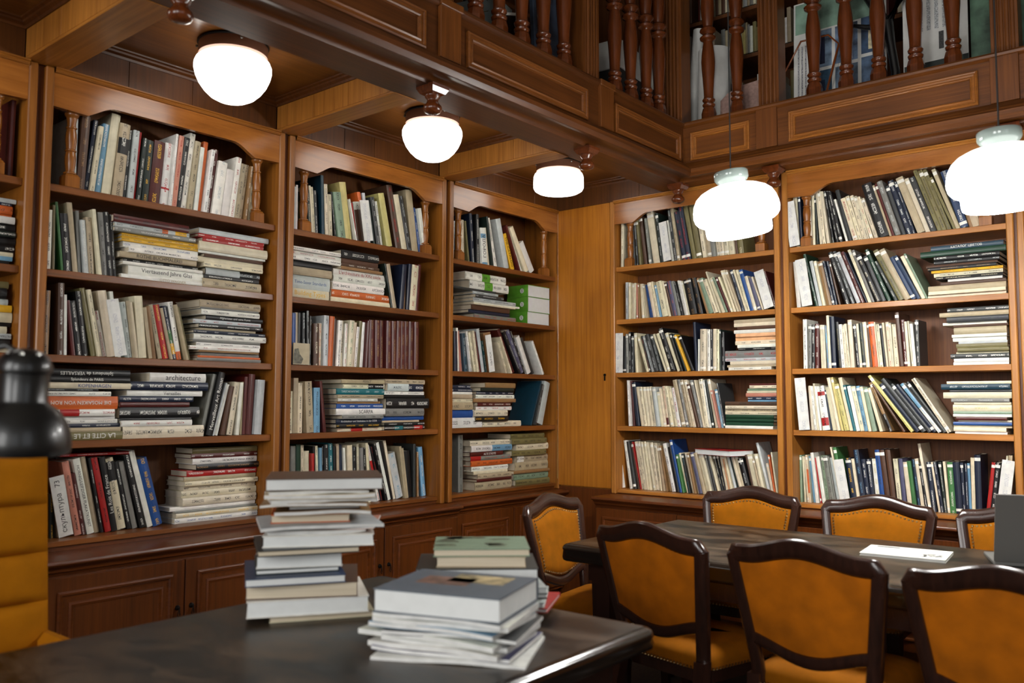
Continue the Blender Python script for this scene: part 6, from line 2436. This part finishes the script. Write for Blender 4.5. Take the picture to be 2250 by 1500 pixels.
# ------------------------------------------------------------------ things on the gallery
ug = thing('bookcase', 'dim upper bookcase behind the right gallery balustrade', 'bookcase', (2.6, 0.45, 3.0))
for x in (-1.95, -0.92, 0.35, 1.6):
    MB().box(x - 0.02, x + 0.02, 0, 0.38, 0.001, 2.2).build('upright', 'back', ug)
for zz in (0.345, 0.76, 1.095, 1.45, 1.9):
    MB().box(-1.93, 1.58, 0.002, 0.38, zz - 0.025, zz).build('shelf', 'back', ug)
MB().box(-1.95, 1.6, 0.381, 0.395, 0.001, 2.2).build('back_panel', 'back', ug)
ul = thing('bookcase', 'dim upper bookcase behind the left gallery balustrade', 'bookcase', (0.0, -2.4, 3.0), PI / 2)
for x in (-1.9, -0.8, 0.35, 1.35, 2.4):
    MB().box(x - 0.02, x + 0.02, 0, 0.30, 0.001, 2.2).build('upright', 'back', ul)
for zz in (0.06, 0.41, 0.77, 1.15, 1.5):
    MB().box(-1.88, 2.38, 0.002, 0.30, zz - 0.025, zz).build('shelf', 'back', ul)

POST = 'posters leaning behind the right balustrade'


def board(label, x0, x1, z0, z1, y, tilt, mat, name='poster_board', group=POST):
    t = thing(name, label, 'poster', ((x0 + x1) / 2, y, z0), 0, group)
    t.rotation_euler = (tilt, 0, 0)
    h = z1 - z0
    MB().box(-(x1 - x0) / 2, (x1 - x0) / 2, 0, 0.008, 0, h).build('panel', mat, t)
    return t


def patch(t, x0, x1, z0, z1, c, noise=0.3, ns=14, name='print', y=-0.0008):
    return MB().add([(x0, y, z0), (x1, y, z0), (x1, y, z1), (x0, y, z1)], [(0, 1, 2, 3)]).build(name, plain('print', c, 0.5, noise=noise, nscale=ns), t)


p1 = board('white poster with blue building photographs behind the right balustrade', 1.80, 2.34, 3.002, 3.80, -0.02, -0.05, 'white')
patch(p1, -0.26, 0.26, 0.60, 0.79, (0.40, 0.50, 0.44), 0.4, 6)
for x0, x1, z0, z1, c in ((-0.16, -0.04, 0.36, 0.59, (0.36, 0.43, 0.50)), (-0.02, 0.11, 0.36, 0.59, (0.34, 0.41, 0.50)), (0.13, 0.26, 0.38, 0.60, (0.17, 0.24, 0.33)),
                          (-0.16, -0.04, 0.12, 0.34, (0.15, 0.26, 0.34)), (-0.02, 0.11, 0.12, 0.34, (0.30, 0.36, 0.42)), (0.13, 0.26, 0.14, 0.36, (0.26, 0.33, 0.42))):
    patch(p1, x0, x1, z0, z1, c, 0.45, 16)
for k, (x0, x1, z0, z1, c) in enumerate(((-0.12, -0.08, 0.38, 0.56, (0.07, 0.10, 0.20)), (0.04, 0.08, 0.37, 0.58, (0.72, 0.74, 0.76)), (0.17, 0.24, 0.40, 0.52, (0.80, 0.76, 0.62)), (0.15, 0.25, 0.52, 0.545, (0.20, 0.07, 0.06)), (0.195, 0.215, 0.40, 0.46, (0.20, 0.12, 0.08)), (-0.15, -0.08, 0.13, 0.28, (0.06, 0.14, 0.24)), (0.0, 0.09, 0.13, 0.17, (0.20, 0.34, 0.18)))):
    patch(p1, x0, x1, z0, z1, c, 0.2, 30, 'print_detail', -0.0014)
for k in range(3):
    patch(p1, -0.245 + 0.022 * k, -0.235 + 0.022 * k, 0.14, 0.52, (0.45, 0.45, 0.46), 0.7, 160, 'print_lines')
p2 = board('pale poster with columns of small print behind the right balustrade', 2.43, 2.76, 3.002, 3.90, -0.02, -0.04, 'white')
for k in range(5):
    patch(p2, -0.08 + 0.04 * k, -0.06 + 0.04 * k, 0.42, 0.80, (0.56, 0.57, 0.57), 0.5, 200, 'print_lines')
patch(p2, 0.02, 0.045, 0.30, 0.40, (0.18, 0.18, 0.18), 0.6, 120, 'print_lines')
patch(p2, -0.16, 0.165, 0.12, 0.24, (0.10, 0.13, 0.12), 0.7, 12, 'print')
p3_ = board('dark green abstract poster beside the right gallery post', 2.765, 3.3, 3.002, 3.95, 0.02, -0.03, plain('green_abstract_print', (0.20, 0.27, 0.22), 0.5, noise=0.95, nscale=7))

# dark forked branch sculpture
sc = thing('sculpture', 'black forked branch sculpture standing in front of the posters', 'sculpture', (2.395, -0.075, 3.001))
MB().tube([(0.0, 0, 0.0), (0.01, 0, 0.2), (-0.01, 0, 0.36), (-0.03, 0, 0.50)], [0.028, 0.024, 0.024, 0.036], 10).build('trunk', 'black', sc, 60)
MB().tube([(-0.03, 0, 0.48), (-0.09, 0, 0.60), (-0.16, -0.01, 0.72), (-0.17, -0.01, 0.9)], [0.034, 0.026, 0.018, 0.008], 8).build('branch', 'black', sc, 60)
MB().tube([(-0.03, 0, 0.48), (0.05, 0, 0.62), (0.10, 0.01, 0.78), (0.12, 0.01, 0.92)], [0.034, 0.024, 0.016, 0.008], 8).build('branch', 'black', sc, 60)
MB().tube([(-0.04, 0, 0.48), (-0.14, 0, 0.50), (-0.24, 0.0, 0.54), (-0.29, 0, 0.56)], [0.020, 0.016, 0.010, 0.004], 8).build('branch', 'black', sc, 60)
MB().tube([(-0.42, 0, 0.02), (-0.30, 0.01, 0.45), (-0.36, 0.01, 0.52), (-0.52, 0.0, 0.52), (-0.62, 0.0, 0.36)], [0.008, 0.007, 0.006, 0.006, 0.005], 6).build('thin_branch', 'turned', sc, 60)


def roll(label, x, y, z0, z1, r, tilt, mat):
    t = thing('paper_roll', label, 'paper roll', (x, y, z0))
    t.rotation_euler = (tilt[0], tilt[1], 0)
    prof = [(r, 0.0), (r, z1 - z0), (r - 0.003, z1 - z0), (r - 0.003, z1 - z0 - 0.05), (0.0, z1 - z0 - 0.05)]
    MB().lathe(prof, (0, 0, 0), 24).build('sheet', mat, t, 40)
    return t


roll('fat white paper roll standing behind the right balustrade', 1.245, 0.04, 3.002, 3.66, 0.105, (0, 0.02), 'white')
roll('slim white paper tube leaning by the gallery corner post', 1.04, 0.09, 3.002, 3.86, 0.04, (0, 0.10), 'white')
pk = thing('folder', 'pale pink cardboard folder leaning behind the right balustrade', 'folder', (1.44, 0.02, 3.002))
MB().prism([(-0.15, 0), (0.19, 0), (0.19, 0.37), (0.05, 0.36), (-0.06, 0.33), (-0.15, 0.26)], -0.05, -0.03).build('panel', plain('pink_cardboard', (0.62, 0.50, 0.46), 0.8, noise=0.1, nscale=60), pk)
wb = thing('storage_box', 'pale grey box behind the left balustrade near the corner', 'box', (0.82, -0.42, 3.001), 0.1)
MB().box(-0.12, 0.12, -0.24, 0.24, 0.0, 0.42, 0.004).build('body', plain('dark_box', (0.14, 0.15, 0.15), 0.7), wb)
MB().box(-0.125, 0.125, -0.245, 0.245, 0.42, 0.60, 0.004).build('lid', 'white', wb)
w2 = thing('storage_box', 'open pale box tilted behind the left balustrade', 'box', (0.80, -1.72, 3.001), 0.25)
MB().box(-0.12, 0.12, -0.10, 0.10, 0.0, 0.46, 0.004).build('body', plain('pale_box', (0.42, 0.46, 0.46), 0.7, noise=0.1), w2)
w3 = thing('folder', 'dark folder with white edges leaning behind the left balustrade', 'folder', (0.86, -1.48, 3.001), 0.2)
w3.rotation_euler = (0.35, 0, 0.2)
MB().box(-0.02, 0.02, -0.10, 0.10, 0.0, 0.44, 0.003).build('panel', 'screen', w3)
MB().box(-0.0215, 0.0215, -0.115, -0.10, 0.0, 0.455, 0.002).box(-0.0215, 0.0215, -0.10, 0.115, 0.44, 0.455, 0.002).build('white_edge', 'white', w3)
pt = thing('painting', 'blue grey cloudy painting leaning behind the left balustrade', 'painting', (0.80, -1.12, 3.001), 0.0)
pt.rotation_euler = (0, -0.06, 0)
MB().box(-0.012, 0.012, -0.15, 0.17, 0.0, 0.92, 0.002).build('canvas', plain('cloud_painting', (0.22, 0.27, 0.34), 0.5, noise=0.6, nscale=5), pt)

# dried leaves in a vase behind the left balustrade
vz = thing('vase', 'dark vase of dried yellow leaves behind the left balustrade', 'vase', (0.88, -2.02, 3.001))
MB().lathe([(0.045, 0.0), (0.06, 0.06), (0.055, 0.14), (0.03, 0.19), (0.035, 0.21)], (0, 0, 0), 16).build('pot', 'black', vz, 40)
rnd = random.Random(5)
for nm, c, k in (('leaves', (0.30, 0.26, 0.08), 60), ('dry_leaves', (0.55, 0.42, 0.10), 26)):
    lf = MB()
    for i in range(k):
        p = Vector((rnd.uniform(-0.12, 0.12), rnd.uniform(-0.2, 0.2), 0.2 + rnd.uniform(0.0, 0.36)))
        a, b = Vector((rnd.uniform(-1, 1), rnd.uniform(-1, 1), rnd.uniform(-1, 1))).normalized(), Vector((rnd.uniform(-1, 1), rnd.uniform(-1, 1), rnd.uniform(-1, 1))).normalized()
        s = rnd.uniform(0.025, 0.05)
        lf.add([p, p + a * s * 0.5 + b * s * 0.3, p + a * s, p + a * s * 0.5 - b * s * 0.3], [(0, 1, 2, 3)])
    tag(lf.build(nm, plain('dried_leaf', c, 0.7, noise=0.3), vz), kind='stuff')
